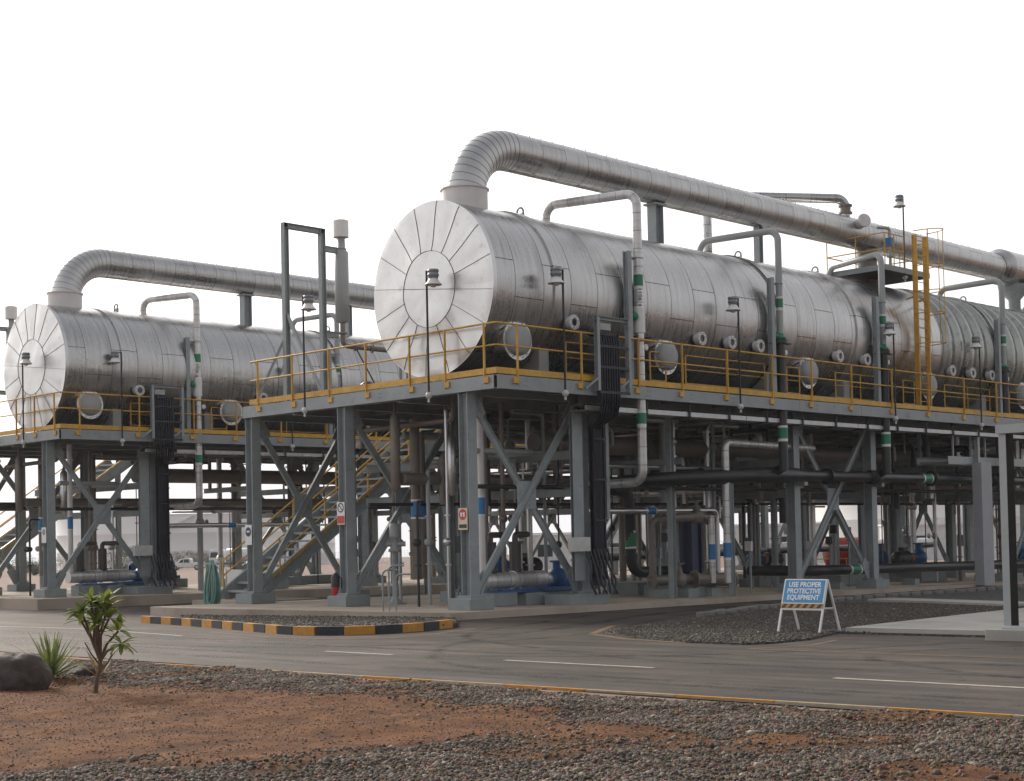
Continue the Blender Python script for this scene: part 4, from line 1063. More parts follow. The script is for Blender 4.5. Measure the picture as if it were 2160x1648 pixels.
    mb = MB()
    for k in range(7):
        x = 3.55 + .13 * k; mb.tube(bend([(x, yp(.62), 1.2), (x + .05, yp(.5), .75), (x + .16 * (k % 3 - .6), yp(.42), .42), (x + .1, yp(.4), S(x) + .25)], .2, 4), .028, 7)
    mb.build("cable_tails", "cable_black", T)
    T = thing("cable_tray", U("long galvanised cable tray slung under the side beam of"), "cable tray", (3.1, yp(.35), 4.6), "cable trays under the side beams")
    mb = MB()
    zt_ = 4.60 + dz
    for a, b in ((3.12, 4.0), (4.35, 9.6), (9.62, 15.2), (15.22, 21), (21.02, 27), (27.02, LEN)):
        mb.bar((a, yp(.16), zt_), (b, yp(.16), zt_), .012, .115, (0, 0, 1)); mb.bar((a, yp(.64), zt_), (b, yp(.64), zt_), .012, .115, (0, 0, 1)); mb.bar((a, yp(.40), zt_ - .055), (b, yp(.40), zt_ - .055), .46, .008, (0, 0, 1))
    mb.build("tray", "galvanised", T)
    mb = MB()
    for k in range(9):
        pts = [(x, yp(.22 + .045 * k) + random.uniform(-.01, .01), zt_ - .02 + random.uniform(0, .06) + (.04 if k % 2 else 0)) for x in np.arange(3.2, LEN, 1.6)]
        mb.tube(pts, .024, 6)
    mb.build("cables", "cable_black", T)
    for x in np.arange(5.4, LEN, 1.72):
        mb = MB(); mb.bar((x, yp(.13), zt_ - .07), (x, yp(.13), zb - .1), .05, .03, (0, 1, 0)); mb.bar((x, yp(.10), zt_ - .075), (x, yp(.68), zt_ - .075), .05, .03); mb.build("hanger", "deck_dark", T)
    # ------------------------------------------------------------ pipes running under the deck
    def run(pts, r, mat, label, cat="pipe", rad=None, bands=(), grp="pipes under the decks", flg=(), n=16, name="process_pipe", uv=False):
        mb = MB(); mb.tube(bend(pts, rad or r * 2.2), r, n, True, 0, uv)
        for q, ax in flg: mb.lathe(q, ax, [(-.03, r), (-.03, r + .07), (.03, r + .07), (.03, r)], n, 0, False)
        if not bands: return single(mb, name, mat, U(label), cat, pts[0], grp)
        t = thing(name, U(label), cat, pts[0], grp); mb.build("pipe", mat, t)
        for a, b, m in bands:
            mb = MB(); mb.cyl(a, b, r + .006, n); mb.build("colour_band", m, t)
            d = (Vector(b) - Vector(a)).normalized()
            for u, v in ((Vector(a) - d * .05, Vector(a)), (Vector(b), Vector(b) + d * .05)):
                mb = MB(); mb.cyl(u, v, r + .005, n); mb.build("band_edge", "white_paint", t)
        return t
    L = LEN
    run([(4.6, yp(3.3), 3.98), (L, yp(3.3), 3.98)], .26, "brown_pipe", "broad brown pipe along the rack under the deck of", flg=[((x, yp(3.3), 3.98), (1, 0, 0)) for x in (9, 20, 31)])
    run([(1.0, yp(4.4), 3.05), (L, yp(4.4), 3.05)], .15, "brown_pipe", "brown pipe resting on the lower rack beams under", flg=[((x, yp(4.4), 3.05), (1, 0, 0)) for x in (6, 10.6, 16, 25)])
    if near: run([(6.5, yp(6.6), 3.9), (L, yp(6.6), 3.9)], .22, "grey_pipe", "grey pipe on the upper rack beams under the far half of")
    run([(6.5 if near else .6, yp(7.6), 3.0), (L, yp(7.6), 3.0)], .16, "black_pipe", "black pipe on the lower rack beams under the far half of", flg=[((x, yp(7.6), 3.0), (1, 0, 0)) for x in (5, 12, 19)])
    run([(4.9, yp(2.1), 2.16), (10.75, yp(2.1), 2.16), (10.75, yp(2.1), .35)], .085, "silver", "thin silver pipe with a blue band at head height under", bands=[((7.65, yp(2.1), 2.16), (7.98, yp(2.1), 2.16), "blue_band")], uv=True)
    run([(1.0, yp(2.0), 3.62), (3.2, yp(2.0), 3.62), (3.2, yp(6.0), 3.55)], .07, "grey_pipe", "short grey pipe with a capped end behind the corner column of")
    run([(1.55, yp(3.1), 5.0), (1.55, yp(3.1), 4.45), (1.2, yp(6.2), 4.35), (1.2, yp(6.2), 3.9)], .07, "brown_pipe", "brown drain pipe stepping down from the deck near the corner of")
    run([(0.4, yp(1.7), 2.75), (L, yp(1.7), 2.75)], .055, "black_pipe", "thin black pipe nearest the side columns under", n=10)
    if near: run([(0.4, yp(5.0), 2.42), (L, yp(5.0), 2.42)], .045, "black_pipe", "thin black pipe low under the middle of", n=10)
    if near: run([(5.2, yp(2.9), 3.4), (L, yp(2.9), 3.4)], .06, "silver", "thin silver pipe between the two brown pipes under", n=10)
    if near: run([(4.6, yp(8.5), 4.5), (L, yp(8.5), 4.5)], .12, "grey_pipe", "grey pipe close under the far side of the deck of")
    # vertical pipes at the front bay
    for x, y, r, z0, z1, mt, bd, lab in ((1.38, 2.0, .085, .6, 4.9, "white_jacket", (2.1, 2.5), "white jacketed riser with a blue band behind the corner column of"),
                                     (1.95, 5.0, .125, .5, 4.6, "brown_pipe", (2.1, 2.5), "stout brown riser with a blue band in the front bay of"),
                                     (2.45, 5.3, .085, .5, 4.3, "brown_pipe", (2.1, 2.45), "slim brown riser with a blue band in the front bay of")):
        run([(x, yp(y), z0), (x, yp(y), z1)], r, mt, lab, bands=[((x, yp(y), bd[0]), (x, yp(y), bd[1]), "blue_band")], name="riser_pipe", grp="risers in the front bays", uv=(mt == "white_jacket"))
    for x, y, r, z0, z1, mt, lab in ((.86, 4.5, .125, 2.7, 4.7, "brown_pipe", "capped brown vessel hanging in the front bay of"), (2.2, 3.9, .13, 2.6, 4.2, "silver", "short silver vessel hanging in the front bay of")):
        mb = MB(); mb.lathe((x, yp(y), z0), (0, 0, 1), [(0, 0), (.03, r * .6), (.12, r), (z1 - z0 - .15, r), (z1 - z0 - .05, r * .5), (z1 - z0, .04), (z1 - z0 + .5, .04)], 18); single(mb, "hanging_pot", mt, U(lab), "vessel", (x, yp(y), z0), "small pots in the front bays")
    # ------------------------------------------------------------ the tangle of small lines
    rq = random.Random(17 if near else 23)
    nV, nH = (175, 44) if near else (34, 12)
    for k in range(nV):
        x = rq.uniform(1.2, 33 if near else 24); y = rq.uniform(2.3, 9.0)
        if near and (x < 5.5 and y > 4.6 or 31.3 < math.degrees(math.atan2(y + 23.58, x + 23.33)) < 33.2): continue
        if min(abs(x - c) for c in COLX) < .35 and min(abs(y - c) for c in ROWS) < .35: continue
        r = rq.choice((.022, .03, .03, .045, .06, .085, .11)); z0 = rq.choice((S(x), S(x), 2.4, 3.0)); z1 = rq.choice((3.0, 3.9, 4.9, 4.9))
        if z1 - z0 < .8: z1 = 4.9
        mb = MB(); mt = rq.choice(("brown_pipe", "grey_pipe", "black_pipe", "silver", "brown_pipe", "grey_steel"))
        if rq.random() < .4:
            e = rq.uniform(.4, 1.6) * rq.choice((-1, 1)); mb.tube(bend([(x, yp(y), z0), (x, yp(y), z1 - .2), (x + e, yp(y), z1 - .2)], max(.1, r * 2)), r, 10)
        else: mb.cyl((x, yp(y), z0), (x, yp(y), z1), r, 10)
        for q in range(rq.choice((1, 2, 2))):
            zz = rq.uniform(z0 + .3, z1 - .4); mb.lathe((x, yp(y), zz), (0, 0, 1), [(-.02, r), (-.02, r + .05), (.02, r + .05), (.02, r)], 10, 0, False)
        if rq.random() < .45:
            zz = rq.uniform(max(z0 + .3, .8), z1 - .5); a = rq.uniform(0, 6.28); d = Vector((math.cos(a), math.sin(a), 0)); c = Vector((x, yp(y), zz))
            mb.sphere(c, r + .06, 10, 6); mb.cyl(c, c + d * (r + .22), .015, 6); mb.lathe(c + d * (r + .2), d, [(0, .02), (0, .09), (.02, .10), (.03, .02)], 12)
        single(mb, "drop_pipe", mt, U("thin upright pipe in the dense tangle beneath"), "pipe", (x, yp(y), z0), U("thin upright pipes beneath"))
    for k in range(nH):
        x = rq.uniform(4.5, 31 if near else 22); z = rq.choice((2.75, 3.3, 4.3, 4.6)) + rq.uniform(-.1, .1); r = rq.choice((.03, .045, .06, .09, .12)); y0 = rq.uniform(1.6, 4); y1 = y0 + rq.uniform(2, 5)
        mb = MB(); mt = rq.choice(("brown_pipe", "grey_pipe", "black_pipe", "silver"))
        mb.tube(bend([(x, yp(y0), z - rq.uniform(.3, .9)), (x, yp(y0), z), (x, yp(y1), z), (x + rq.uniform(1, 3), yp(y1), z)], max(.12, r * 2)), r, 10)
        mb.lathe((x, yp((y0 + y1) / 2), z), (0, 1, 0), [(-.03, r), (-.03, r + .06), (.03, r + .06), (.03, r)], 12, 0, False)
        single(mb, "cross_pipe", mt, U("bent pipe crossing the rack in the dark beneath"), "pipe", (x, yp(y0), z), U("cross pipes beneath"))
    for k in range(14 if near else 5):
        x = rq.uniform(5, 30 if near else 20); y = rq.uniform(1.9, 8.5); h = rq.uniform(1.0, 1.6)
        T = thing("instrument_post", U("short post with a small instrument box beneath"), "instrument", (x, yp(y), S(x)), U("instrument posts beneath"))
        mb = MB(); mb.bar((x, yp(y), S(x)), (x, yp(y), h), .05, .05); mb.build("post", "grey_steel", T)
        mb = MB(); mb.box((x - .06, yp(y), h), (.10, .22, .28)); mb.build("instrument_box", rq.choice(("white_paint", "lamp_grey", "motor_black", "blue_band")), T)
    for x, y, r, z1, mt in ((1.2, 3.0, .03, 4.9, "silver"), (1.75, 4.3, .05, 3.4, "grey_pipe"), (2.9, 3.4, .06, 4.9, "brown_pipe"), (3.3, 2.6, .04, 3.1, "silver"), (2.6, 6.4, .045, 4.9, "grey_pipe"), (3.2, 7.3, .07, 4.6, "brown_pipe"), (.75, 3.6, .035, 2.6, "black_pipe"), (3.6, 4.4, .09, 4.9, "brown_pipe")):
        mb = MB(); mb.tube(bend([(x, yp(y), S(x)), (x, yp(y), z1 - .15), (x + .5, yp(y + .3), z1 - .15)], .12), r, 10)
        for zz in (.9, 2.1): mb.lathe((x, yp(y), zz), (0, 0, 1), [(-.02, r), (-.02, r + .05), (.02, r + .05), (.02, r)], 10, 0, False)
        mb.sphere((x, yp(y), 1.45), r + .06, 10, 6); mb.cyl((x, yp(y), 1.45), (x - .18, yp(y) - .16, 1.45), .015, 6); mb.lathe((x - .17, yp(y) - .15, 1.45), (-.7, -.65, 0), [(0, .02), (0, .09), (.02, .10), (.03, .02)], 12)
        single(mb, "drop_pipe", mt, U("thin valved upright pipe standing in the front bay of"), "pipe", (x, yp(y), S(x)), U("thin valved pipes in the front bay of"))
    # feed pump with its fat suction pipe
    pump_set(1.4, yp(2.05), S(2), "blue pump with silver suction pipe under the front bay of", who)
    for x, y, dr, mt, lab in ((7.2, 6.8, 1, "motor_black", "far pump with black motor in the second bay of"), (15.5, 7.0, 1, "motor_black", "pump with black motor behind the third column pair of")):
        if near or x < 8: pump(x, y + dp, S(x) + .35, dr, mt, lab, who)

def floodlight(x, y, dx, dy, z0, z1, label):
    T = thing("floodlight", label, "lamp", (x, y, z0), "floodlights on the platforms")
    mb = MB(); mb.cyl((x, y, z0), (x, y, z1), .026, 8); mb.cyl((x, y, z1 - .015), (x + dx * .22, y + dy * .22, z1 - .015), .018, 6); mb.build("pole", "cable_black", T)
    mb = MB(); mb.sphere((x, y, z0), .085, 12, 8); mb.cyl((x, y, z0 - .16), (x, y, z0 - .06), .03, 8); mb.build("junction_box", "lamp_glass", T)
    c = (x + dx * .23, y + dy * .23, z1)
    mb = MB(); mb.lathe(c, (0, 0, -1), [(0, 0), (0, .125), (.05, .135), (.06, .12), (.10, .12), (.11, .135), (.15, .135), (.16, .12), (.20, .115)], 18); mb.build("lamp_housing", "lamp_grey", T)
    mb = MB(); mb.lathe(c, (0, 0, -1), [(.20, .09), (.22, .11), (.27, .13), (.32, .175), (.35, .20), (.36, .20), (.34, .17)], 20); mb.build("lamp_shade", "white_paint", T)
    mb = MB(); mb.lathe(c, (0, 0, -1), [(.32, .09), (.38, .08), (.41, .05), (.42, 0)], 14); mb.build("bulb_glass", "lamp_glass", T)

def pump(x, y, z, d, motor, label, who):
    T = thing("pump", label + " " + who, "pump", (x, y, z), "pumps under the decks")
    mb = MB(); mb.box((x + .3 * d, y, z + .07), (1.9, .6, .14)); mb.box((x - .4 * d, y, z + .2), (.3, .3, .14)); mb.box((x + .65 * d, y, z + .2), (.6, .36, .12)); mb.build("base_frame", "pump_blue", T)
    mb = MB(); mb.lathe((x - .75 * d, y, z + .5), (d, 0, 0), [(0, .10), (.02, .18), (.1, .18), (.12, .27), (.3, .30), (.42, .27), (.46, .14), (.62, .12), (.64, .19), (.72, .19), (.74, .08)], 20); mb.cyl((x - .5 * d, y, z + .7), (x - .5 * d, y, z + 1.02), .12, 14); mb.lathe((x - .5 * d, y, z + .98), (0, 0, 1), [(0, .12), (0, .2), (.05, .2), (.05, .12)], 16, 0, False); mb.build("pump_casing", "pump_blue", T)
    mb = MB(); mb.lathe((x + .0 * d, y, z + .5), (d, 0, 0), [(0, .14), (.0, .17), (.28, .17), (.28, .1)], 16); mb.build("coupling_guard", "orange_guard", T)
    mb = MB(); mb.lathe((x + .3 * d, y, z + .5), (d, 0, 0), [(0, .08), (.0, .24), (.05, .27), (.12, .25), (.16, .27), (.24, .25), (.30, .27), (.40, .25), (.46, .27), (.56, .25), (.62, .27), (.72, .25), (.80, .2), (.82, 0)], 22); mb.box((x + .62 * d, y - .02, z + .82), (.26, .22, .14)); mb.build("motor", motor, T)

def pump_set(x, y, z, label, who):
    T = thing("pump_set", label + " " + who, "pump", (x, y, z), "pumps under the front bays")
    mb = MB(); mb.tube([(x - .1, y, z + .62), (x + 2.15, y, z + .62)], .20, 26, True, 0, True)
    for q in (1.05, 1.12): mb.lathe((x + q, y, z + .62), (1, 0, 0), [(-.02, .2), (-.02, .225), (.02, .225), (.02, .2)], 24, 0, False)
    mb.tube([(x + 2.1, y, z + .62), (x + 2.4, y, z + .57)], [.20, .13], 22); mb.build("suction_pipe", "jacket", T)
    mb = MB(); mb.lathe((x + 2.38, y, z + .57), (1, 0, 0), [(0, .11), (0, .19), (.06, .19), (.08, .16), (.14, .27), (.30, .31), (.42, .27), (.46, .15), (.66, .13)], 20); mb.cyl((x + 2.62, y, z + .8), (x + 2.62, y, z + 1.05), .10, 14); mb.lathe((x + 2.62, y, z + 1.0), (0, 0, 1), [(0, .1), (0, .17), (.05, .17), (.05, .1)], 16, 0, False); mb.build("pump_casing", "pump_blue", T)
    mb = MB(); mb.box((x + 2.7, y, z + .36), (1.7, .7, .1)); mb.box((x + .95, y, z + .345), (1.3, .5, .07)); mb.build("base_frame", "pump_blue", T)
    mb = MB(); mb.lathe((x + 3.15, y, z + .60), (1, 0, 0), [(0, .08), (0, .22), (.08, .25), (.75, .25), (.8, .2), (.82, 0)], 20); mb.build("motor", "motor_black", T)
    for xx in (.35, 1.2):
        mb = MB(); mb.cyl((x + xx, y + .05, z + .8), (x + xx, y + .05, z + 1.55), .15, 16); mb.lathe((x + xx, y + .05, z + .84), (0, 0, 1), [(0, .15), (0, .2), (.04, .2), (.04, .15)], 16, 0, False); mb.tube(bend([(x + xx, y + .05, z + 1.5), (x + xx, y + .05, z + 1.72), (x + xx + .8, y + .4, z + 1.72)], .12), .075, 12); mb.build("branch_pipe", "jacket", T)

WHO_A, WHO_B = "the near unit", "the left unit"
make_unit(WHO_A, 0.0, 0.0, 0.0, True)
make_unit(WHO_B, 19.65, 19.45, 0.06, False)

# ================================================================= SINGLE THINGS OF THE NEAR UNIT
def stair(dx, dy, who):
    T = thing("stair", "grey steel stair with yellow handrails rising to the deck of " + who, "stair", (2.3 + dx, 12.2 + dy, S(2)), "stairs to the decks")
    x0, z0, x1, z1 = 2.0 + dx, S(2) + .02, 9.75 + dx, DECK - .02
    ya, yb = 12.2 + dy, 13.75 + dy
    d = Vector((x1 - x0, 0, z1 - z0)).normalized()
    for y in (ya, yb):
        mb = MB(); mb.channel((x0, y, z0 + .03), (x1, y, z1 - .12), .09, .42, .014, (0, 0, 1), 0, 1 if y == ya else -1); mb.build("stringer", "grey_steel", T)
    for k in range(22):
        f = (k + .7) / 22
        mb = MB(); x, z = x0 + (x1 - x0) * f, z0 + (z1 - z0) * f
        mb.box((x, (ya + yb) / 2, z + .05), (.26, yb - ya - .1, .03)); mb.box((x - .125, (ya + yb) / 2, z + .03), (.012, yb - ya - .1, .06)); mb.build("tread", "grey_steel", T)
    for y in (ya - .02, yb + .02):
        mb = MB()
        for h, r in ((.28, .03), (.66, .022), (1.12, .026)):
            if h < .3: mb.bar((x0 + .1, y, z0 + h - .02), (x1, y, z1 + h - .14), .02, .09)
            else: mb.tube(bend([(x0 + .02, y, z0 + .3), (x0 + .02, y, z0 + h), (x1, y, z1 + h)], .1, 4), r, 8)
        mb.build("handrail", "yellow_paint", T)
        for f in (.12, .34, .56, .78, .98):
            x, z = x0 + (x1 - x0) * f, z0 + (z1 - z0) * f
            mb = MB(); mb.bar((x, y, z + .05), (x, y, z + 1.14), .045, .03, (1, 0, 0)); mb.build("post", "yellow_paint", T)
    # landing joined to the deck
    mb = MB(); mb.box((x1 + .9, 11.7 + dy, DECK + .0), (1.8, 3.7, .06)); mb.hbeam((x1 + .08, 9.9 + dy, DECK - .17), (x1 + .08, 13.5 + dy, DECK - .17), .12, .26); mb.hbeam((x1 + 1.7, 9.9 + dy, DECK - .17), (x1 + 1.7, 13.5 + dy, DECK - .17), .12, .26); mb.build("landing", "deck_dark", T)
    mb = MB()
    for h in (.62, 1.12): mb.tube(bend([(x1, 13.5 + dy, DECK + h), (x1 + 1.78, 13.5 + dy, DECK + h), (x1 + 1.78, 10.0 + dy, DECK + h)], .06, 3), .024, 7)
    for q in ((x1 + .8, 13.5), (x1 + 1.78, 13.5), (x1 + 1.78, 11.8)): mb.tube([(q[0], q[1] + dy, DECK), (q[0], q[1] + dy, DECK + 1.12)], .024, 7)
    mb.build("landing_rail", "yellow_paint", T)
    for x in (x1 + .1, x1 + 1.7):
        mb = MB(); mb.hbeam((x, 13.4 + dy, S(x) - .1), (x, 13.4 + dy, DECK - .3), .18, .18, .014, (0, 1, 0)); mb.build("column", "grey_steel", T)
stair(0, 0, WHO_A)
stair(0, 19.65, WHO_B)

# black brine main with its tees
T = thing("brine_main", "thick black pipe running level along the side columns of the near unit", "pipe", (7.6, .75, 3.1), None)
mb = MB(); mb.tube([(6.9, 2.4, 2.95), (7.5, .92, 2.98), (11.0, .75, 3.1), (12.3, .75, 3.13), (12.75, .75, 3.13), (13.2, .75, 3.13), (LEN, .75, 3.08)], [.17, .19, .21, .23, .21, .155, .155], 22)
for x in (11.9, 17.0, 24.8, 30.9): mb.lathe((x, .75, 3.12), (1, 0, 0), [(-.3, .15), (-.28, .22), (.28, .22), (.3, .15)], 20)
for x in (14.4, 20.5, 28): mb.lathe((x, .75, 3.12), (1, 0, 0), [(-.04, .15), (-.04, .25), (.04, .25), (.04, .15)], 20, 0, False)
for x in (11.6, 17.05, 24.85, 30.9): mb.tube([(x, .32, 3.35), (x, .75, 3.14)], .13, 14)
mb.build("pipe", "black_pipe", T)
for x in (19.9, 27.0):
    mb = MB(); mb.cyl((x, .75, 3.115), (x + .42, .75, 3.115), .162, 20); mb.build("green_band", "green_band", T)
    for a in (x - .08, x + .42):
        mb = MB(); mb.cyl((a, .75, 3.115), (a + .08, .75, 3.115), .160, 20); mb.build("white_band", "white_paint", T)
mb = MB(); mb.hbeam((9.6, .75, S(9)), (9.6, .75, 2.86), .14, .14, .01, (1, 0, 0)); mb.build("stand", "grey_steel", T)
for x in (13.2, 17.4, 26.4, 30.6):
    mb = MB(); mb.box((x, .84, 2.89), (.16, .32, .10)); mb.build("bracket", "grey_steel", T)

# white jacketed riser pair with blue bands at the exchanger skid
def riser(x, y, z0, z1, r, mat, zb0, zb1, band, label, top=None, name="riser_pipe"):
    T = thing(name, label, "pipe", (x, y, z0))
    mb = MB(); pts = [(x, y, z0), (x, y, z1)] if top is None else bend([(x, y, z0), (x, y, z1), top], .16)
    mb.tube(pts, r, 18, True, 0, True); mb.build("pipe", mat, T)
    mb = MB(); mb.cyl((x, y, zb0), (x, y, zb1), r + .008, 18); mb.build("colour_band", band, T)
    for a in (zb0 - .07, zb1):
        mb = MB(); mb.cyl((x, y, a), (x, y, a + .07), r + .006, 18); mb.build("white_band", "white_paint", T)
riser(9.52, .82, .15, 3.98, .105, "jacket", .85, 1.25, "blue_band", "tall white jacketed riser with a blue band at the skid", (14.5, 1.3, 3.98))
riser(9.40, 1.25, .15, 2.0, .085, "jacket", .80, 1.22, "blue_band", "shorter white riser with a blue band beside the tall one at the skid")
T = thing("exchanger_skid", "plate exchanger skid with navy plates and brown pipes under the near unit", "exchanger", (9.0, 2.2, S(9)))
mb = MB(); mb.box((10.0, 2.6, 1.0), (.34, .62, 1.9)); mb.box((10.22, 2.6, 1.0), (.05, .75, 2.1)); mb.box((9.79, 2.6, 1.0), (.05, .75, 2.1)); mb.build("plate_pack", "navy_plate", T)
mb = MB(); mb.cyl((9.5, 2.6, 1.98), (10.5, 2.6, 1.98), .03, 8); mb.cyl((9.5, 2.6, .05), (10.5, 2.6, .05), .03, 8); mb.box((9.55, 2.6, 1.0), (.06, .14, 2.1)); mb.build("frame_bars", "grey_steel", T)
for pts, r in (([(7.6, 1.9, .28), (9.8, 1.5, .28)], .14), ([(8.05, 1.9, 1.85), (8.2, 1.7, 1.95), (9.2, 1.55, 1.98), (9.8, 1.6, 1.93)], .13), ([(7.75, 2.0, .3), (7.75, 2.0, 1.9), (8.2, 1.7, 1.95)], .10), ([(8.9, 1.5, .28), (10.2, 1.2, .24)], .17)):
    mb = MB(); mb.tube(bend(pts, .2), r, 16)
    for i in (0, -1): mb.lathe(pts[i], Vector(pts[1]) - Vector(pts[0]) if i == 0 else Vector(pts[-1]) - Vector(pts[-2]), [(-.03, r), (-.03, r + .07), (.03, r + .07), (.03, r)], 16, 0, False)
    mb.build("pipe", "brown_pipe", T)
for q in ((8.5, 1.68, .28), (9.15, 1.56, 1.98), (9.5, 1.42, .28)):
    mb = MB(); mb.lathe(q, (0, 0, 1), [(-.18, .12), (-.12, .2), (.12, .2), (.18, .1), (.32, .05), (.42, .04)], 14); mb.lathe((q[0], q[1], q[2] + .42), (0, 0, 1), [(0, .14), (.03, .14), (.03, .1)], 14, 0, False); mb.build("valve", "brown_pipe", T)
for x, y in ((7.9, 1.9), (9.6, 1.5), (8.7, 1.6)):
    mb = MB(); mb.box((x, y, S(x) + .12), (.45, .45, .24)); mb.build("plinth", "plinth_grey", T)
mb = MB(); mb.hbeam((7.78, 1.35, S(8)), (7.78, 1.35, 4.9), .16, .16, .012, (1, 0, 0)); single(mb, "pipe_post", "grey_steel", "slim grey post left of the exchanger skid, reaching the deck", "post", (7.78, 1.35, S(8)))
T = thing("bent_pipe", "black pipe with green band bending level at its foot behind the skid", "pipe", (7.95, 3.0, 2.9))
mb = MB(); mb.tube(bend([(7.3, 3.0, 2.75), (7.98, 3.0, 2.75), (8.06, 3.0, .48), (10.6, 3.0, .46)], .42), .155, 20)
for z in (2.1, .95): mb.lathe((8.03, 3.0, z), (0, 0, 1), [(-.03, .15), (-.03, .2), (.03, .2), (.03, .15)], 18, 0, False)
mb.build("pipe", "black_pipe", T)
mb = MB(); mb.cyl((8.04, 3.0, 1.2), (8.03, 3.0, 1.58), .162, 20); mb.build("green_band", "green_band", T)
for a in (1.14, 1.58):
    mb = MB(); mb.cyl((8.04, 3.0, a), (8.04, 3.0, a + .06), .160, 20); mb.build("white_band", "white_paint", T)
T = thing("bent_post", "thin grey post kinked at the bottom beside the cable riser of the near unit", "post", (4.6, .85, 4.6))
mb = MB(); mb.hbeam((4.62, .85, 4.95), (4.62, .85, 1.95), .12, .12, .01, (0, 1, 0)); mb.hbeam((4.62, .85, 1.98), (3.92, .95, 1.0), .11, .11, .01, (0, 1, 0)); mb.build("post", "grey_steel", T)
# lighter walkway channel with hangers towards the right
T = thing("walkway", "pale hanging walkway under the deck at the far right", "walkway", (21.2, .6, 3.7))
mb = MB(); mb.channel((21.0, .45, 3.72), (28.5, .45, 3.72), .1, .26, .012, (0, 0, 1), 0, -1); mb.channel((21.0, 1.5, 3.72), (28.5, 1.5, 3.72), .1, .26, .012); mb.box((24.75, .98, 3.68), (7.5, .9, .03)); mb.build("floor", "grey_pipe", T)
for x in (21.4, 22.6, 23.6, 25.6, 27.4):
    mb = MB(); mb.bar((x, .45, 3.85), (x, .45, 4.72), .05, .06); mb.build("hanger", "grey_pipe", T)
T = thing("cable_cover", "tall pale galvanised box cover standing at the slab edge by the gate", "cover", (22.7, .1, S(22.7)))
mb = MB(); mb.box((22.75, .15, 1.62), (.72, .34, 4.06)); mb.build("cover", "galv_cover", T, bevel=.012)
mb = MB(); mb.hbeam((22.75, .3, 3.66), (22.75, .3, 4.75), .14, .14, .01, (0, 1, 0)); mb.build("hanger", "grey_pipe", T)
# ladder with cage to the upper platform
T = thing("caged_ladder", "tall yellow ladder with hoop cage climbing past the vessel to the upper platform", "ladder", (19.4, .10, DECK))
for x in (18.68, 19.34):
    mb = MB(); mb.channel((x, .10, DECK + .03), (x, .10, 10.75), .05, .16, .012, (0, 1, 0), 0, 1 if x < 19.0 else -1); mb.build("stringer", "yellow_paint", T)
for k in range(19):
    mb = MB(); z = DECK + .3 + .29 * k; mb.cyl((18.7, .10, z), (19.32, .10, z), .014, 6); mb.build("rung", "yellow_paint", T)
for z in (7.3, 8.25, 8.95, 9.75, 10.85):
    mb = MB(); mb.tube([(19.01 + .40 * math.cos(a), .10 + .80 * math.sin(a) * (1 if math.sin(a) < 0 else 0), z) for a in np.linspace(math.pi, 2 * math.pi, 14)], .016, 5); mb.build("hoop", "yellow_paint", T)
for a in (R(215), R(270), R(325)):
    mb = MB(); mb.bar((19.01 + .40 * math.cos(a), .10 + .80 * math.sin(a), 7.3), (19.01 + .40 * math.cos(a), .10 + .80 * math.sin(a), 10.85), .035, .012, (math.cos(a), math.sin(a), 0)); mb.build("cage_bar", "yellow_paint", T)
for z in (8.8, 6.4):
    for a, b in ((18.68, 19.0), (19.34, 19.8)):
        mb = MB(); mb.bar((a, .16, z), (b, .60, z), .06, .04); mb.build("bracket", "yellow_paint", T)
T = thing("upper_platform", "small grey platform on top of the vessel reached by the yellow ladder", "platform", (19.2, 1.6, 9.7))
mb = MB(); mb.box((19.2, 1.72, 9.72), (2.7, 2.05, .05)); mb.build("deck", "deck_dark", T)
mb = MB()
for a, b in (((17.83, .66), (20.57, .66)), ((17.83, 2.78), (20.57, 2.78)), ((17.83, .7), (17.83, 2.74)), ((20.57, .7), (20.57, 2.74))): mb.bar((*a, 9.72), (*b, 9.72), .05, .17)
mb.build("edge", "grey_steel", T)
mb = MB()
for h in (.5, 1.0): mb.tube(bend([(19.0, .66, 9.8 + h), (17.85, .66, 9.8 + h), (17.85, 2.76, 9.8 + h), (20.55, 2.76, 9.8 + h), (20.55, .66, 9.8 + h), (19.9, .66, 9.8 + h)], .05, 3), .019, 6)
for q in ((19.0, .66), (18.4, .66), (17.85, .66), (17.85, 1.7), (17.85, 2.76), (20.55, .66), (20.55, 1.7), (20.55, 2.76)): mb.tube([(*q, 9.8), (*q, 10.8)], .019, 6)
mb.build("rail", "yellow_paint", T)
floodlight(19.25, .78, -1, 0, 9.55, 12.15, "tall thin lamp standing highest, on the small upper platform")
T = thing("relief_valve", "blue headed relief valve on a grey pipe in front of the vapour main", "valve", (18.6, 1.3, 9.75))
mb = MB(); mb.lathe((18.5, VY - .3, 11.3), (-.45, -.75, .12), [(0, .17), (.52, .17), (.52, .22), (.58, .22), (.59, .19), (.60, 0)], 24, 0, False); mb.build("nozzle", "white_jacket", T)
mb = MB(); mb.tube(bend([(18.35, 1.2, 11.1), (18.75, 1.0, 11.1), (18.75, 1.0, 9.78)], .1), .05, 10); mb.lathe((18.75, 1.0, 10.2), (0, 0, 1), [(-.03, .05), (-.03, .11), (.03, .11), (.03, .05)], 12, 0, False); mb.build("pipe", "grey_pipe", T)
mb = MB(); mb.box((18.75, 1.0, 10.66), (.22, .2, .24)); mb.build("head", "blue_band", T)
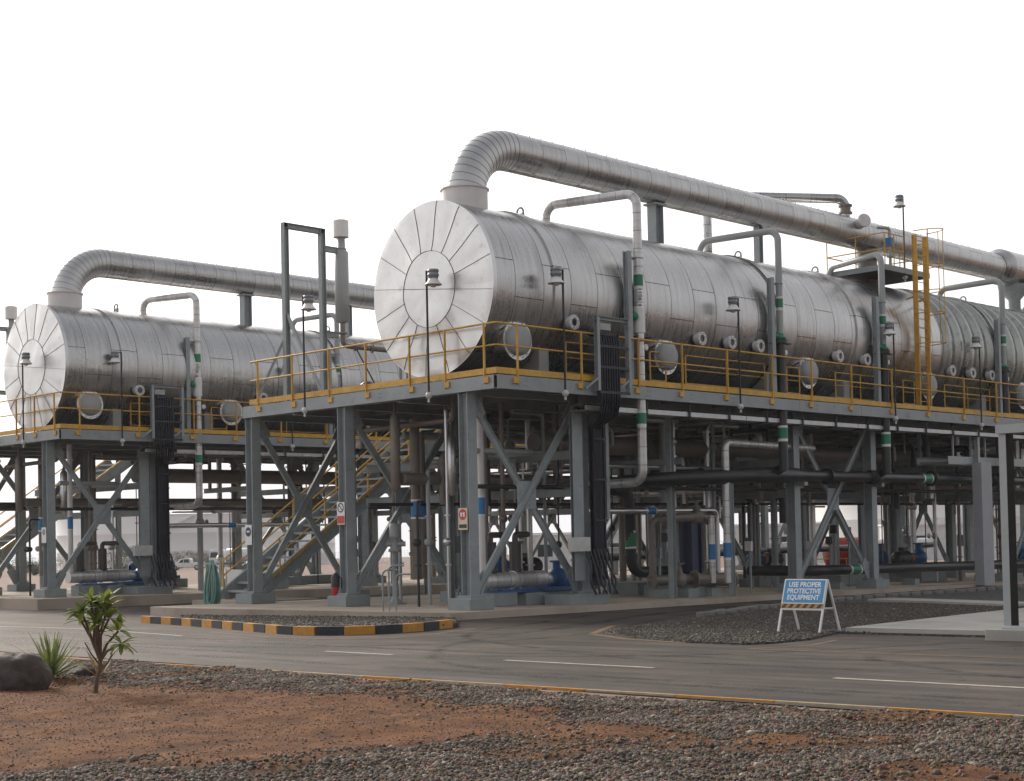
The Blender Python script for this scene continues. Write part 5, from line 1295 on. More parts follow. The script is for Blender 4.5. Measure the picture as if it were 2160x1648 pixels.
# crossover pipe dropping onto the vapour main, and two risers beyond it
T = thing("crossover_pipe", "silver pipe coming over from behind and elbowing down onto the near vapour main", "pipe", (18.36, VY, 11.5))
mb = MB(); mb.tube(bend([(18.36, VY, 11.6), (18.36, VY, 12.22), (14.5, 5.0, 12.22), (14.5, 5.0, 5.2)], .40, 10), .15, 26, True, 0, True); mb.build("pipe", "pipe_cladding", T)
mb = MB(); mb.lathe((18.36, VY, 11.72), (0, 0, 1), [(0, .15), (0, .22), (.06, .22), (.06, .17), (.24, .17), (.24, .22), (.3, .22), (.3, .15)], 24, 0, False); mb.build("flange", "brown_pipe", T)

# signs on the columns
def column_sign(x, y, z, name, label):
    T = thing(name, label, "sign", (x - .012, y, z))
    return T
def disc(T, c, r, mat, name, d=.004, n=28, hole=0.0):
    mb = MB(); mb.lathe(c, (-1, 0, 0), [(0, r), (d, r), (d, hole)], n, 0, False); return mb.build(name, mat, T)
X = COLX[0] - .166; Y0, Y1, Y2 = ROWS
T = column_sign(X, Y0 + .02, 2.0, "column_sign", "cream sign with red disc over a black strip on the corner column")
mb = MB(); mb.box((X, Y0 + .04, 1.98), (.012, .30, .50)); mb.build("panel", "sign_cream", T)
disc(T, (X - .006, Y0 + .04, 2.08), .125, "sign_red", "disc")
mb = MB(); mb.box((X - .012, Y0 + .085, 2.08), (.004, .055, .10)); mb.box((X - .012, Y0 - .005, 2.08), (.004, .055, .10)); mb.box((X - .0125, Y0 + .04, 2.10), (.003, .05, .03)); mb.build("symbol", "sign_white", T)
mb = MB(); mb.box((X - .008, Y0 + .04, 1.815), (.004, .25, .085)); mb.build("strip", "motor_black", T)
T = column_sign(X, Y1, 2.2, "column_sign", "white sign with barred ring over a red strip on the middle end column")
mb = MB(); mb.box((X, Y1 + .04, 2.22), (.012, .30, .56)); mb.build("panel", "sign_white", T)
mb = MB(); mb.lathe((X - .006, Y1 + .04, 2.36), (-1, 0, 0), [(0, .12), (.004, .12), (.004, .092)], 28, 0, False); mb.bar((X - .009, Y1 + .11, 2.43), (X - .009, Y1 - .03, 2.29), .025, .003, (1, 0, 0)); mb.build("ring", "navy_plate", T)
mb = MB(); mb.box((X - .008, Y1 + .04, 2.06), (.004, .28, .19)); mb.build("strip", "sign_red", T)
T = column_sign(X, Y2, 1.75, "column_sign", "white sign with one dark disc on the outermost end column")
mb = MB(); mb.box((X, Y2 + .04, 1.74), (.012, .30, .54)); mb.build("panel", "sign_white", T)
disc(T, (X - .006, Y2 + .04, 1.82), .125, "navy_plate", "disc")
mb = MB(); mb.box((X - .012, Y2 + .04, 1.83), (.004, .13, .05)); mb.build("symbol", "sign_white", T)
T = column_sign(X, 19.65 + Y0, 1.85, "column_sign", "small white sign with two grey marks on the corner column of the left unit")
mb = MB(); mb.box((X, 19.65 + Y0 + .04, 1.9), (.012, .30, .5)); mb.build("panel", "sign_white", T)
disc(T, (X - .006, 19.65 + Y0 + .04, 2.0), .10, "lamp_grey", "disc")

# fire extinguisher on the second plinth
T = thing("fire_extinguisher", "red extinguisher with a black cover on the plinth of the second column", "extinguisher", (-.02, 5.86, S(0) + .27))
mb = MB(); mb.lathe((-.02, 5.86, S(0) + .27), (0, 0, 1), [(0, .09), (.03, .10), (.22, .10)], 18); mb.build("cylinder", "red_paint", T)
mb = MB(); mb.lathe((-.02, 5.86, S(0) + .48), (0, 0, 1), [(0, .11), (.26, .108), (.34, .06), (.36, 0)], 16); mb.tube(bend([(-.02, 5.80, S(0) + .78), (.05, 5.70, S(0) + .70), (.05, 5.70, S(0) + .45)], .06, 4), .018, 6); mb.build("cover", "motor_black", T)
# teal hose hanging in a bundle on its stand
T = thing("hose_stand", "bundle of teal hose looped over a low stand left of the stair", "hose", (-.3, 10.9, G(-.3, 10.9)))
mb = MB(); mb.cyl((-.3, 10.9, G(-.3, 10.9)), (-.3, 10.9, .98), .05, 10); mb.bar((-.3, 10.6, .98), (-.3, 11.2, .98), .08, .06); mb.box((-.3, 10.9, G(-.3, 10.9) + .04), (.5, .6, .14)); mb.build("stand", "grey_pipe", T)
for k in range(16):
    mb = MB(); w = random.uniform(.12, .30); oy = random.uniform(-.14, .14); ox = random.uniform(-.14, .12); b = random.uniform(-.12, .12); t_ = 1.02 + random.uniform(0, .05)
    zb_ = G(-.3, 10.9) + .20 + b * .5
    pts = []
    for a in np.linspace(0, 2 * math.pi, 26):
        h = (math.cos(a) + 1) / 2
        pts.append((-.3 + ox * (1.2 - h), 10.9 + oy + w * math.sin(a) * (1.15 - .55 * h), zb_ + (t_ - zb_) * h))
    mb.tube(pts, .022, 7, False); mb.build("hose_loop", "hose_teal", T)
# small pipe stand and conduit stubs on the near slab
T = thing("pipe_stand", "slim grey stand with a small pump head on the near slab behind the end columns", "stand", (1.55, 5.40, S(1)))
mb = MB(); mb.box((1.55, 5.4, S(1) + .02), (.42, .42, .04)); mb.cyl((1.55, 5.4, S(1)), (1.55, 5.4, 1.25), .075, 14); mb.lathe((1.55, 5.4, S(1) + .04), (0, 0, 1), [(0, .18), (.12, .085), (.13, .07)], 12); mb.build("post", "grey_steel", T)
mb = MB(); mb.lathe((1.55, 5.4, 1.22), (0, 0, 1), [(0, .07), (0, .16), (.06, .16), (.10, .11), (.34, .11), (.36, .15), (.42, .15), (.7, .13), (.75, 0)], 16); mb.cyl((1.35, 5.6, 1.42), (1.75, 5.2, 1.42), .07, 10); mb.build("pump_head", "grey_pipe", T)
T = thing("conduit_stub", "three thin bent conduits rising from the slab edge by the second column", "conduit", (-1.3, 2.3, S(0)))
for k, (ox, oy, h) in enumerate(((0, 0, 1.05), (.10, -.12, .85), (-.05, .16, .95))):
    mb = MB(); mb.tube(bend([(-1.3 + ox, 2.3 + oy, S(0)), (-1.3 + ox, 2.3 + oy, S(0) + h), (-1.1 + ox, 2.0 + oy, S(0) + h)], .12, 5), .022, 7); mb.lathe((-1.3 + ox, 2.3 + oy, S(0) + .5), (0, 0, 1), [(0, .02), (0, .04), (.05, .04), (.05, .02)], 8, 0, False); mb.build("conduit", "grey_steel", T)
mb = MB(); mb.hbeam((2.75, 4.6, S(2.7)), (2.75, 4.6, 4.9), .16, .16, .012); mb.box((2.75, 4.6, S(2.7) + .02), (.4, .4, .04)); single(mb, "pipe_post", "grey_steel", "slim grey post among the risers of the front bay", "post", (2.75, 4.6, S(2.7)))
T = thing("switch_post", "low grey post with a control box behind the corner column", "control post", (2.3, 3.6, S(2)))
mb = MB(); mb.bar((2.3, 3.6, S(2)), (2.3, 3.6, 1.35), .10, .10); mb.box((2.3, 3.6, S(2) + .015), (.35, .35, .03)); mb.build("post", "grey_steel", T)
mb = MB(); mb.box((2.22, 3.55, 1.38), (.22, .34, .42)); mb.build("control_box", "motor_black", T)
# folded notice board far behind the hose
T = thing("notice_board", "white notice on a low stand with hazard stripes behind the stair foot", "sign", (3.0, 14.6, S(3)))
mb = MB(); mb.box((3.0, 14.6, .42), (.03, .95, .58)); mb.build("panel", "sign_white", T)
mb = MB()
for k in range(7): mb.prism([(2.97, 14.17 + .13 * k), (2.975, 14.17 + .13 * k), (2.975, 14.23 + .13 * k), (2.97, 14.23 + .13 * k)], .04, .12)
mb.build("hazard_stripes", "motor_black", T)
mb = MB(); mb.box((2.99, 14.6, .08), (.02, .95, .10)); mb.build("strip", "kerb_orange", T)
mb = MB()
for y in (14.18, 15.02): mb.bar((3.0, y, S(3) - .02), (3.0, y, .7), .03, .03); mb.bar((3.45, y, S(3) - .02), (3.0, y, .7), .03, .03)
mb.build("frame", "galvanised", T)

# ================================================================= FOREGROUND THINGS
# folding site sign
A0 = Vector((-2.60, -9.18)); A1 = Vector((-2.56, -9.95)); ex = (A1 - A0).normalized(); en = Vector((-ex.y, ex.x))
if en.x < 0: en = -en                      # towards the back legs
gz = G(-2.5, -9.6, .04)
T = thing("folding_sign", "blue folding sign reading USE PROPER PROTECTIVE EQUIPMENT on the gravel island", "sign", (-2.4, -9.6, gz))
W, H, LEAN, SPREAD = .78, 1.08, .30, .66
def fp(u, h, back=False):                  # point on the front (or back) leaf, u across, h up
    base = A0 + ex * (u * W)
    off = (LEAN * h / H) if not back else (SPREAD + LEAN - LEAN) - (SPREAD - LEAN) * h / H
    q = base + en * off
    return Vector((q.x, q.y, gz + h * .79))
for u in (0, 1):
    for bk in (False, True):
        mb = MB(); mb.bar(fp(u, 0, bk), fp(u, H, bk), .032, .032, (en.x, en.y, 0)); mb.build("leg", "white_paint", T)
for bk in (False, True):
    mb = MB(); mb.bar(fp(0.02, .47, bk), fp(.98, .47, bk), .03, .03); mb.build("crossbar", "white_paint", T)
for u in (.02, .98):
    mb = MB(); mb.bar(fp(u, .49), fp(u, .49, True), .018, .018); mb.build("side_stay", "white_paint", T)
nf = (fp(1, 0) - fp(0, 0)).cross(fp(0, 1) - fp(0, 0)).normalized()
if nf.dot(Vector((-1, -1, 0))) < 0: nf = -nf
def panel(u0, u1, h0, h1, d0, d1, mat, name, bk=False):
    s = nf if not bk else Vector((en.x, en.y, .25)).normalized()
    mb = MB(); vs = [fp(u, h, bk) + s * d for d in (d0, d1) for u, h in ((u0, h0), (u1, h0), (u1, h1), (u0, h1))]
    mb.add(vs, [(0, 1, 2, 3), (7, 6, 5, 4), (0, 4, 5, 1), (1, 5, 6, 2), (2, 6, 7, 3), (3, 7, 4, 0)]); return mb.build(name, mat, T)
panel(-.01, 1.01, .575, 1.085, .017, .027, "sign_white", "border")
panel(.018, .982, .595, 1.062, .0275, .030, "sign_blue", "blue_face")
panel(-.01, 1.01, .485, .573, .017, .026, "kerb_orange", "hazard_strip")
mb = MB()
for k in range(6):
    u = .0 + k * .17
    mb.add([fp(u + du, h) + nf * d for d in (.0262, .0285) for du, h in ((0, .488), (.085, .488), (.145, .570), (.06, .570))], [(0, 1, 2, 3), (7, 6, 5, 4), (0, 4, 5, 1), (1, 5, 6, 2), (2, 6, 7, 3), (3, 7, 4, 0)])
mb.build("hazard_stripes", "motor_black", T)
panel(.01, .99, .49, 1.07, .006, .014, "sign_back", "back_face", True)
zx = (fp(1, .8) - fp(0, .8)).normalized(); zy = (fp(0, 1) - fp(0, 0)).normalized(); zz = zx.cross(zy)
if zz.dot(nf) < 0: zx = -zx; zz = zx.cross(zy)
rot = Matrix((zx, zy, zz)).transposed().to_euler()
for ln, h in (("USE PROPER", .965), ("PROTECTIVE", .830), ("EQUIPMENT", .700)):
    text("lettering", ln, .118, "sign_white", T, fp(.5, h) + nf * .0305, rot, .001, .003, .95)

# gate frame with chain-link mesh at the right edge
T = thing("mesh_gate", "grey gate frame filled with chain-link mesh at the right edge", "gate", (-2.47, -13.2, G(-2.4, -13.2, .1)))
gz0, gz1 = G(-2.4, -13.2, .12), 2.95
mb = MB(); mb.box((-2.34, -13.18, (gz0 + gz1) / 2), (.26, .09, gz1 - gz0)); mb.build("post", "gate_dark", T)  # shaded side of the post, painted dark
mb = MB(); mb.box((-2.478, -13.18, (gz0 + gz1) / 2), (.014, .11, gz1 - gz0)); mb.build("lit_face_strip", "grey_pipe", T)  # pale strip paints the lit narrow face of the same post
mb = MB(); mb.box((-2.42, -15.2, gz1 + .06), (.22, 4.2, .13)); mb.build("top_beam", "grey_pipe", T)
mb = MB(); mb.cyl((-2.47, -13.1, gz0 + .05), (-2.47, -17.2, gz0 + .05), .045, 12); mb.build("bottom_rail", "grey_pipe", T)
mb = MB(); mb.box((-2.47, -13.62, (gz0 + gz1) / 2), (.06, .05, gz1 - gz0 - .1)); mb.bar((-2.47, -13.6, gz0 + .1), (-2.47, -14.6, gz0 + 1.0), .04, .04); mb.build("leaf_frame", "gate_dark", T)
def chainlink(y0, y1, x, z0, z1, p=.055, axis='y', r=.0026):
    mb = MB(); n = int((y1 - y0) / p) + int((z1 - z0) / p) + 2
    for s in (1, -1):
        for k in range(-int((z1 - z0) / p) - 1, int((y1 - y0) / p) + 2):
            # line y = y0 + k p + s*(z - z0), clipped to the panel
            pts = []
            a0 = y0 + k * p if s > 0 else y0 + k * p + (z1 - z0)
            za, zb_ = z0, z1
            f = lambda z: a0 + s * (z - z0)
            lo = [z0, z0 + (y0 - a0) / s, z0 + (y1 - a0) / s]
            zmin = max(z0, min(lo[1], lo[2])); zmax = min(z1, max(lo[1], lo[2]))
            if zmax - zmin < .02: continue
            q = lambda z: ((x + .004 * s, f(z), z) if axis == 'y' else (f(z), x + .004 * s, z))
            mb.bar(q(zmin), q(zmax), r * 2, r * 2)
    return mb
chainlink(-15.6, -13.66, -2.47, gz0 + .1, gz1 - .08).build("mesh", "galvanised", T)

# boulders, yucca, plumeria on the verge
def boulder(c, r, sc, seed, label):
    bpy_me = MB(); n, m = 40, 26; vs = []; fs = []
    for i in range(m + 1):
        th = math.pi * i / m
        for k in range(n):
            a = 2 * math.pi * k / n
            d = Vector((math.sin(th) * math.cos(a), math.sin(th) * math.sin(a), math.cos(th)))
            q = 1 + .22 * mnoise.noise(d * 1.3 + Vector((seed, 0, 0))) + .09 * mnoise.noise(d * 3.5 + Vector((0, seed, 0))) + .025 * mnoise.noise(d * 11)
            vs.append((c[0] + d.x * r * sc[0] * q, c[1] + d.y * r * sc[1] * q, c[2] + d.z * r * sc[2] * q))
    for i in range(m):
        for k in range(n):
            k2 = (k + 1) % n; fs.append((i * n + k, (i + 1) * n + k, (i + 1) * n + k2, i * n + k2))
    bpy_me.add(vs, fs, 0, True)
    single(bpy_me, "boulder", "boulder", label, "rock", c, "boulders on the verge")
boulder((-15.4, -7.75, G(-15, -8, .16)), .365, (1.0, 1.25, .85), 2.0, "big dark brown boulder cut off by the left edge")
boulder((-13.95, -6.75, G(-14, -6.7, .04)), .20, (1, 1.3, .7), 7.3, "small dark boulder between yucca and flowering sapling")
def blade(mb, base, d, L, w, droop, mat=0, seg=5, fold=.25):
    d = Vector(d).normalized(); side = d.cross(Vector((0, 0, 1)))
    side = side.normalized() if side.length > .05 else Vector((1, 0, 0))
    p = Vector(base); vs = []
    for i in range(seg + 1):
        f = i / seg; ww = w * (math.sin(math.pi * min(.98, .12 + f * .88)) ** .7)
        nrm = side.cross(d)
        vs += [p - side * ww / 2 + nrm * ww * fold * .5, p, p + side * ww / 2 + nrm * ww * fold * .5]
        d = (d + Vector((0, 0, -droop / seg))).normalized(); p = p + d * L / seg
    fs = []
    for i in range(seg): fs += [(3 * i, 3 * i + 1, 3 * i + 4, 3 * i + 3), (3 * i + 1, 3 * i + 2, 3 * i + 5, 3 * i + 4)]
    mb.add(vs, fs, mat, True)
rp2 = random.Random(5)
def rosette(mb, c, n, L0, L1, w, e0, e1, droop):
    for k in range(n):
        a = k * 2.39996 + rp2.uniform(-.2, .2); e = R(rp2.uniform(e0, e1))
        d = (math.cos(a) * math.cos(e), math.sin(a) * math.cos(e), math.sin(e))
        blade(mb, Vector(c) + Vector(d) * .015, d, rp2.uniform(L0, L1), w * rp2.uniform(.8, 1.15), droop * rp2.uniform(.6, 1.4))
yz = G(-14.5, -6.95, .05)
mb = MB(); rosette(mb, (-14.52, -6.95, yz), 80, .38, .64, .034, 5, 85, .35)
T = thing("yucca", "spiky yucca with narrow green blades beside the big boulder", "plant", (-14.52, -6.95, yz)); mb.build("leaves", "yucca_leaf", T)
mb = MB(); rosette(mb, (-14.52, -6.95, yz), 18, .28, .42, .03, -8, 12, .5); mb.build("dry_leaves", "dry_leaf", T)
mb = MB(); rosette(mb, (-14.0, -7.15, G(-14, -7.1, .03)), 12, .3, .55, .035, 35, 85, .5)
T = thing("dry_plant", "small half-dry plant with upright brownish leaves behind the sapling", "plant", (-14.0, -7.15, G(-14, -7.1))); mb.build("leaves", "dry_leaf", T)
tb = Vector((-15.1, -9.0, G(-15.1, -9.0, .03)))
T = thing("plumeria", "young plumeria sapling with leaf rosettes and a few white flowers", "tree", tuple(tb))
rgt = Vector((.7048, -.7091, 0)); tow = Vector((-.7, -.7, 0))
def at_(u, h, d=0.0): return tb + rgt * u + Vector((0, 0, h)) + tow * d
mb = MB()
mb.tube(bend([at_(0, -.05), at_(.02, .12), at_(.07, .30), at_(.06, .50)], .2, 6), [.027] * 8 + [.02] * 8, 8) if False else mb.tube([at_(0, -.05), at_(.015, .12), at_(.055, .28), at_(.06, .36)], [.028, .023, .021, .02], 9)
tips = [(at_(.02, .95), at_(-.005, .62)), (at_(.12, .90, -.1), at_(.03, .6, -.06)), (at_(-.12, .88, .05), at_(-.03, .62, .03)), (at_(.30, .52, .04), at_(.14, .45, .02)), (at_(.06, .74, .1), at_(.03, .55, .07)), (at_(.24, .66, -.08), at_(.12, .52, -.05)), (at_(-.05, 1.0, -.05), at_(0, .7, -.03)), (at_(.14, .98, .06), at_(.05, .7, .03)), (at_(-.16, .78, -.06), at_(-.05, .6, -.03)), (at_(.18, .80, .08), at_(.08, .62, .04))]
for tip, mid in tips: mb.tube([at_(.06, .34), mid, tip], [.017, .014, .012], 7)
mb.tube([at_(.055, .3, .0), at_(-.03, .42, .02), at_(-.09, .55, .05)], [.012, .009, .006], 6)
mb.tube([at_(.05, .25), at_(.13, .32, -.03), at_(.18, .42, -.04)], [.01, .008, .005], 6)
mb.build("trunk", "bark", T)
mb = MB()
for tip, mid in tips:
    low = (tip - tb).z < .72
    rosette(mb, tip, 15 if not low else 13, .14, .24, .062, -25 if low else -15, 65, .55)
mb.build("crown", "plumeria_leaf", T)
mb = MB()
for q in (at_(-.12, .52, .08), at_(-.14, .50, .09), at_(-.10, .50, .1), at_(.04, .92, .16), at_(.10, .90, .14), at_(.16, .98, .1), at_(-.05, .55, .1), at_(.12, .86, .16)):
    for k in range(5):
        a = k * 1.2566; blade(mb, q, (math.cos(a), math.sin(a), .5), .035, .022, .2, 0, 3)
mb.build("flowers", "petal", T)

# ================================================================= FAR THINGS
def far_z(x, y, o=0): return G(x, y, o)
def storage_tank(x, y, r, h, label, cone=.08, mat="tank_white"):
    z = far_z(x, y)
    T = thing("storage_tank", label, "tank", (x, y, z), "storage tanks beyond the plant")
    mb = MB(); mb.lathe((x, y, z), (0, 0, 1), [(0, r), (h * .33, r), (h * .335, r + .03), (h * .34, r), (h * .66, r), (h * .665, r + .03), (h * .67, r), (h, r)], 72); mb.build("wall", mat, T)
    mb = MB(); mb.lathe((x, y, z + h), (0, 0, 1), [(0, r + .15), (.15, r + .15), (.16, r), (r * cone, .4), (r * cone, 0)], 72); mb.cyl((x, y, z + h + r * cone), (x, y, z + h + r * cone + .8), .35, 10); mb.build("roof", mat, T)
    mb = MB()
    for a in np.linspace(0, 2 * math.pi, 36, endpoint=False):
        mb.bar((x + (r + .05) * math.cos(a), y + (r + .05) * math.sin(a), z + h), (x + (r + .05) * math.cos(a), y + (r + .05) * math.sin(a), z + h + 1.1), .06, .06)
    mb.tube([(x + (r + .05) * math.cos(a), y + (r + .05) * math.sin(a), z + h + 1.1) for a in np.linspace(0, 2 * math.pi, 73)], .05, 5, False); mb.build("roof_rail", mat, T)
    mb = MB()
    for k in range(40):
        a = 3.4 + k * .022; zz_ = z + h * k / 40
        mb.box((x + (r + .5) * math.cos(a), y + (r + .5) * math.sin(a), zz_), (.9, .9, .06), Matrix.Rotation(a, 3, 'Z'))
    mb.build("stair", mat, T)
storage_tank(159, 262, 26, 11.2, "broad white storage tank beyond the gap between the two units")
storage_tank(205, 300, 22, 8.0, "lower white storage tank half hidden behind the stair")
storage_tank(175, 82, 21, 15.5, "broad pale tank seen through the cross braces on the right")
storage_tank(225, 92, 10, 12, "slim bright tank right of the broad pale one")
storage_tank(180, 150, 8, 17, "tall white tank glimpsed behind the corner bay")
# shrubs in a row far off on the left
def shrub(x, y, h, w, seed, label):
    r_ = random.Random(seed); z = far_z(x, y)
    T = thing("shrub", label, "shrub", (x, y, z), "grey-green shrubs far off on the left")
    mb = MB()
    for k in range(5):
        a = r_.uniform(0, 6.28); mb.tube([(x, y, z - .1), (x + math.cos(a) * w * .15, y + math.sin(a) * w * .15, z + h * .35), (x + math.cos(a) * w * .3, y + math.sin(a) * w * .3, z + h * .8)], [.09, .06, .02], 6)
    mb.build("stems", "bark", T)
    mb = MB()
    cl = [(Vector((r_.gauss(0, w * .26), r_.gauss(0, w * .26), h * r_.uniform(.12, .86))), r_.uniform(.35, .8)) for _ in range(24)]
    for c, rr in cl:
        for _ in range(190):
            d = Vector((r_.gauss(0, 1), r_.gauss(0, 1), r_.gauss(0, .8))).normalized() * rr * r_.uniform(.5, 1.05)
            p = Vector((x, y, z)) + c + d
            if p.z < z + .05: continue
            u = Vector((r_.gauss(0, 1), r_.gauss(0, 1), r_.gauss(0, 1))).normalized(); v = u.orthogonal().normalized(); s = r_.uniform(.05, .11)
            mb.add([p - u * s, p - v * s * .5, p + u * s, p + v * s * .5], [(0, 1, 2, 3)])
    mb.build("crown", "shrub_leaf", T)
sh = [(62, 151, 3.6, 4.2, "leftmost tall shrub seen past the stair of the left unit"), (72, 150, 2.6, 3.6, "low shrub just right of the leftmost one"), (78.5, 150.5, 3.7, 4.4, "dense round shrub in the middle of the far row"), (84, 152, 2.7, 4.4, "shrub right of the dense round one"),
      (105.8, 179.8, 2.9, 5.0, "wide shrub behind the cable riser of the left unit"), (113.1, 184.3, 3.2, 4.6, "shrub left of the white tanker lorry"), (119.3, 193.2, 2.9, 5.5, "shrub behind the white pickup"), (127.1, 200.0, 2.8, 5.5, "shrub behind the tanker cab"), (66.5, 150, 2.2, 3.6, "smallest shrub between two taller ones on the far left"), (136.1, 208.9, 2.6, 6, "rightmost shrub behind the stair foot")]
for i, (x, y, h, w, lab) in enumerate(sh): shrub(x, y, h, w, 30 + i, lab)
# pickup and tanker
def wheel(T, c, ax, r, w):
    mb = MB(); mb.lathe(Vector(c) - Vector(ax) * w / 2, ax, [(0, r * .6), (0, r * .95), (w * .2, r), (w * .8, r), (w, r * .95), (w, r * .6)], 22); wh = mb.build("wheel", "tyre_rubber", T)
    mb = MB(); mb.lathe(Vector(c) - Vector(ax) * w * .45, ax, [(0, 0), (0, r * .6), (w * .9, r * .6), (w * .9, 0)], 16); mb.build("rim", "silver", wh)
def vehicle_axes(x, y, ang):
    f = Vector((math.cos(ang), math.sin(ang), 0)); s = Vector((-math.sin(ang), math.cos(ang), 0)); z = far_z(x, y)
    return lambda a, b, c: Vector((x, y, z)) + f * a + s * b + Vector((0, 0, c)), f, s
def extrude_profile(mb, P, prof, w0, w1, mat=0):
    n = len(prof)
    vs = [P(a, -w0, c) for a, c in prof] + [P(a, w1, c) for a, c in prof]
    mb.add(vs, [tuple(range(n)), tuple(range(2 * n - 1, n - 1, -1))] + [(k, n + k, n + (k + 1) % n, (k + 1) % n) for k in range(n)], mat)
P, f, s = vehicle_axes(98.6, 165.5, R(135))
T = thing("pickup_truck", "white double-cab pickup parked far behind between the units", "pickup", tuple(P(0, 0, 0)))
mb = MB(); extrude_profile(mb, P, [(-2.6, .45), (2.55, .45), (2.6, .8), (2.45, 1.0), (1.25, 1.08), (-.75, 1.08), (-2.6, 1.10)], .85, .85); mb.build("body", "car_white", T, bevel=.05)
mb = MB(); extrude_profile(mb, P, [(-.85, 1.08), (1.35, 1.08), (.65, 1.70), (-.55, 1.74), (-.8, 1.62)], .74, .74); mb.build("cab", "car_white", T, bevel=.05)
mb = MB(); extrude_profile(mb, P, [(.32, 1.13), (1.05, 1.13), (.60, 1.58), (.32, 1.62)], .75, .75); mb.build("window", "glass_dark", T); mb = MB(); extrude_profile(mb, P, [(-.62, 1.13), (.22, 1.13), (.22, 1.62), (-.5, 1.63)], .75, .75); mb.build("window", "glass_dark", T)
for a in (-1.7, 1.55):
    for b in (-.8, .8): wheel(T, P(a, b, .38), s, .38, .26)
P, f, s = vehicle_axes(112.0, 172.0, R(135))
T = thing("tanker_lorry", "white tanker lorry with rounded tank standing beyond the pickup", "lorry", tuple(P(0, 0, 0)))
mb = MB(); extrude_profile(mb, P, [(-4.6, 1.0), (4.0, 1.0), (4.0, .7), (-4.6, .7)], .9, .9); mb.build("chassis", "motor_black", T)
mb = MB(); q0, q1 = P(1.6, 0, 2.15), P(-4.7, 0, 2.15); mb.lathe(q1, f, [(0, 0), (0, .8), (.2, 1.05), (6.1, 1.05), (6.3, .8), (6.3, 0)], 28); mb.build("tank", "car_white", T)
mb = MB(); extrude_profile(mb, P, [(1.95, .7), (4.1, .7), (4.15, 1.7), (3.95, 2.9), (3.6, 3.05), (1.95, 3.05)], 1.15, 1.15); mb.build("cab", "car_white", T, bevel=.06)
mb = MB(); extrude_profile(mb, P, [(2.5, 1.8), (4.0, 1.8), (3.85, 2.65), (2.5, 2.65)], 1.165, 1.165); mb.build("window", "glass_dark", T)
for a in (-3.8, -2.6, 3.0):
    for b in (-1.0, 1.0): wheel(T, P(a, b, .5), s, .5, .34)
# boundary fence with splayed tops
def fence(p0, p1, n, label):
    T = thing("boundary_fence", label, "fence", (p0[0], p0[1], far_z(*p0)), "far boundary fences")
    for k in range(n + 1):
        x, y = p0[0] + (p1[0] - p0[0]) * k / n, p0[1] + (p1[1] - p0[1]) * k / n; z = far_z(x, y)
        mb = MB(); mb.bar((x, y, z), (x, y, z + 2.4), .1, .1); mb.bar((x, y, z + 2.4), (x + .35, y - .35, z + 2.95), .06, .06); mb.bar((x, y, z + 2.4), (x - .35, y + .35, z + 2.95), .06, .06); mb.build("post", "grey_pipe", T)
    mb = MB()
    for h in np.arange(.2, 2.4, .3): mb.bar((p0[0], p0[1], far_z(*p0) + h), (p1[0], p1[1], far_z(*p1) + h), .025, .025)
    for k in range(n * 9):
        x, y = p0[0] + (p1[0] - p0[0]) * k / (n * 9), p0[1] + (p1[1] - p0[1]) * k / (n * 9); z = far_z(x, y); mb.bar((x, y, z + .1), (x, y, z + 2.4), .018, .018)
    mb.build("mesh", "galvanised", T)
fence((55, 190), (130, 190), 18, "pale boundary fence far off, left of the pickup")
fence((130, 190), (190, 130), 18, "pale boundary fence far off, right of the pickup")
# red drum with yellow rail, white pipe runs and huts seen through the right-hand bays
rx, ry = 41.0, 17.0; rz = G(rx, ry)
T = thing("red_drum", "red horizontal drum in a yellow rail seen through the right cross braces", "tank", (rx, ry, rz), None)
mb = MB(); d = Vector((.72, -.69, 0)); mb.lathe(Vector((rx, ry, rz + 1.15)) - d * 1.0, d, [(0, 0), (0, .5), (.12, .74), (1.88, .74), (2.0, .5), (2.0, 0)], 30); mb.build("drum", "red_paint", T)
mb = MB()
for k in (-.7, .7): c = Vector((rx, ry, rz + .25)) + d * k; mb.box(c, (.3, .9, .5), Matrix.Rotation(math.atan2(d.y, d.x), 3, 'Z'))
mb.build("cradle", "red_paint", T)
mb = MB(); o2 = Vector((-.69, -.72, 0)) * 1.1
for h in (.35, .85): mb.tube([Vector((rx, ry, rz + h)) + o2 - d * 1.8, Vector((rx, ry, rz + h)) + o2 + d * 1.4], .03, 6)
for k in (-1.8, -.2, 1.0, 1.4): mb.tube([Vector((rx, ry, rz)) + o2 + d * k, Vector((rx, ry, rz + .9)) + o2 + d * k], .035, 6)
mb.build("rail", "yellow_paint", T)
T = thing("low_main", "black low pipe with green band lying behind the folding sign", "pipe", (15.2, 3.1, .25))
mb = MB(); mb.tube(bend([(15.2, 4.2, .3), (15.2, 1.9, .3), (30, 1.9, .1)], .5), .16, 20); mb.build("pipe", "black_pipe", T)
mb = MB(); mb.cyl((17.3, 1.9, .272), (17.75, 1.9, .266), .168, 20); mb.build("green_band", "green_band", T)
for a in (17.2, 17.75):
    mb = MB(); mb.cyl((a, 1.9, .273 - .0135 * (a - 17.2)), (a + .1, 1.9, .2717 - .0135 * (a - 17.2)), .166, 20); mb.build("white_band", "white_paint", T)
for x in (16.5, 21, 26):
    mb = MB(); mb.box((x, 1.9, S(x) + .1), (.3, .5, .2)); mb.build("plinth", "plinth_grey", T)
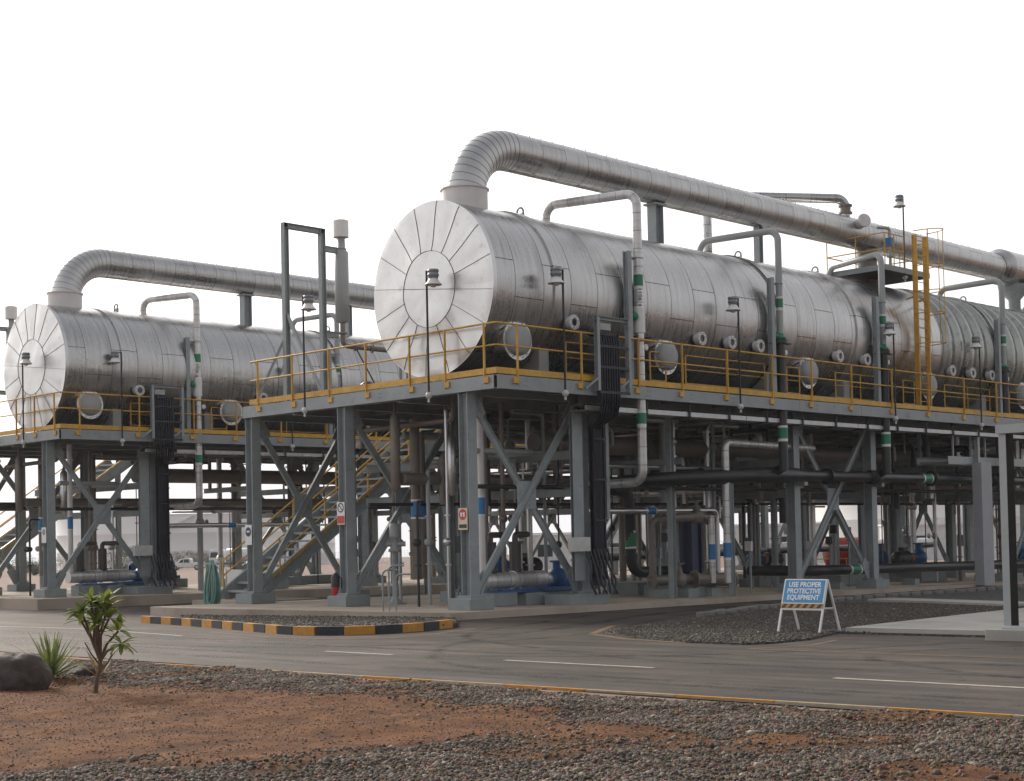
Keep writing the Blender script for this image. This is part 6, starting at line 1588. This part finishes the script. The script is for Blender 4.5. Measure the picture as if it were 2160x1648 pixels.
for i, (x, y, L_, h, w, lab) in enumerate(((60, 52, 9, 2.6, 2.6, "white cabin beyond the front bay, low and long"), (74, 44, 7, 3.0, 3, "white cabin glimpsed right of the cable riser"), (88, 36, 12, 2.8, 3, "long white cabin far behind the right cross braces"))):
    z = G(x, y); T = thing("site_cabin", lab, "cabin", (x, y, z), "white site cabins beyond the plant")
    a = R(-45); Rm = Matrix.Rotation(a, 3, 'Z')
    mb = MB(); mb.box((x, y, z + h / 2 + .2), (L_, w, h), Rm); mb.build("wall", "car_white", T)
    mb = MB(); mb.box((x, y, z + h + .28), (L_ + .3, w + .3, .12), Rm); mb.build("roof", "tank_white", T)
    for k in (-.3, 0, .3):
        mb = MB(); mb.box(Vector((x, y, z + h * .62)) + Rm @ Vector((L_ * k, -w / 2 - .02, 0)), (1.1, .05, .9), Rm); mb.build("window", "glass_dark", T)
for i, (x0, y0, x1, y1, z, r, m, lab) in enumerate(((30, 24, 58, 22, .55, .32, "white_jacket", "fat white pipe lying low beyond the skid"), (34, 14, 60, 13, 2.9, .2, "brown_pipe", "brown pipe bridge far behind the near unit"), (20, 16, 48, 16, .6, .15, "black_pipe", "black low pipe along the lane behind the near unit"))):
    T = thing("yard_pipe", lab, "pipe", (x0, y0, z)); mb = MB(); mb.tube([(x0, y0, z), (x1, y1, z)], r, 16); mb.build("pipe", m, T)
    for f_ in np.linspace(.05, .95, 5):
        mb = MB()
        x, y = x0 + (x1 - x0) * f_, y0 + (y1 - y0) * f_; mb.box((x, y, (z - r + G(x, y)) / 2), (.22, .4, z - r - G(x, y)))
        mb.build("support", "plinth_grey", T)
for i, (x, y, d_, m, lab) in enumerate(((20.5, 7.5, 1, "motor_black", "pump with black motor at the fourth column pair of"), (29, 7.5, 1, "motor_black", "pump with black motor farthest back under the right side of"), (24.6, 3.9, -1, "motor_black", "black pump beside the low black pipe of"), (34, 4.1, 1, "motor_black", "black pump beyond the gate post under")))    :
    pump(x, y, S(x) + .35, d_, m, lab, WHO_A)

# ================================================================= HAZE
hz, nt, b = new_mat("haze_air")
nt.nodes.remove(b)
pv = nd(nt, "ShaderNodeVolumePrincipled"); pv.inputs["Color"].default_value = (.93, .94, .96, 1); pv.inputs["Density"].default_value = 0.0004; pv.inputs["Anisotropy"].default_value = 0.0
nt.links.new(pv.outputs[0], nt.nodes["Material Output"].inputs["Volume"])
mb = MB(); mb.box((150, 150, 9), (420, 420, 40), None)
h = tag(mb.build("haze", "haze_air"), kind="stuff")
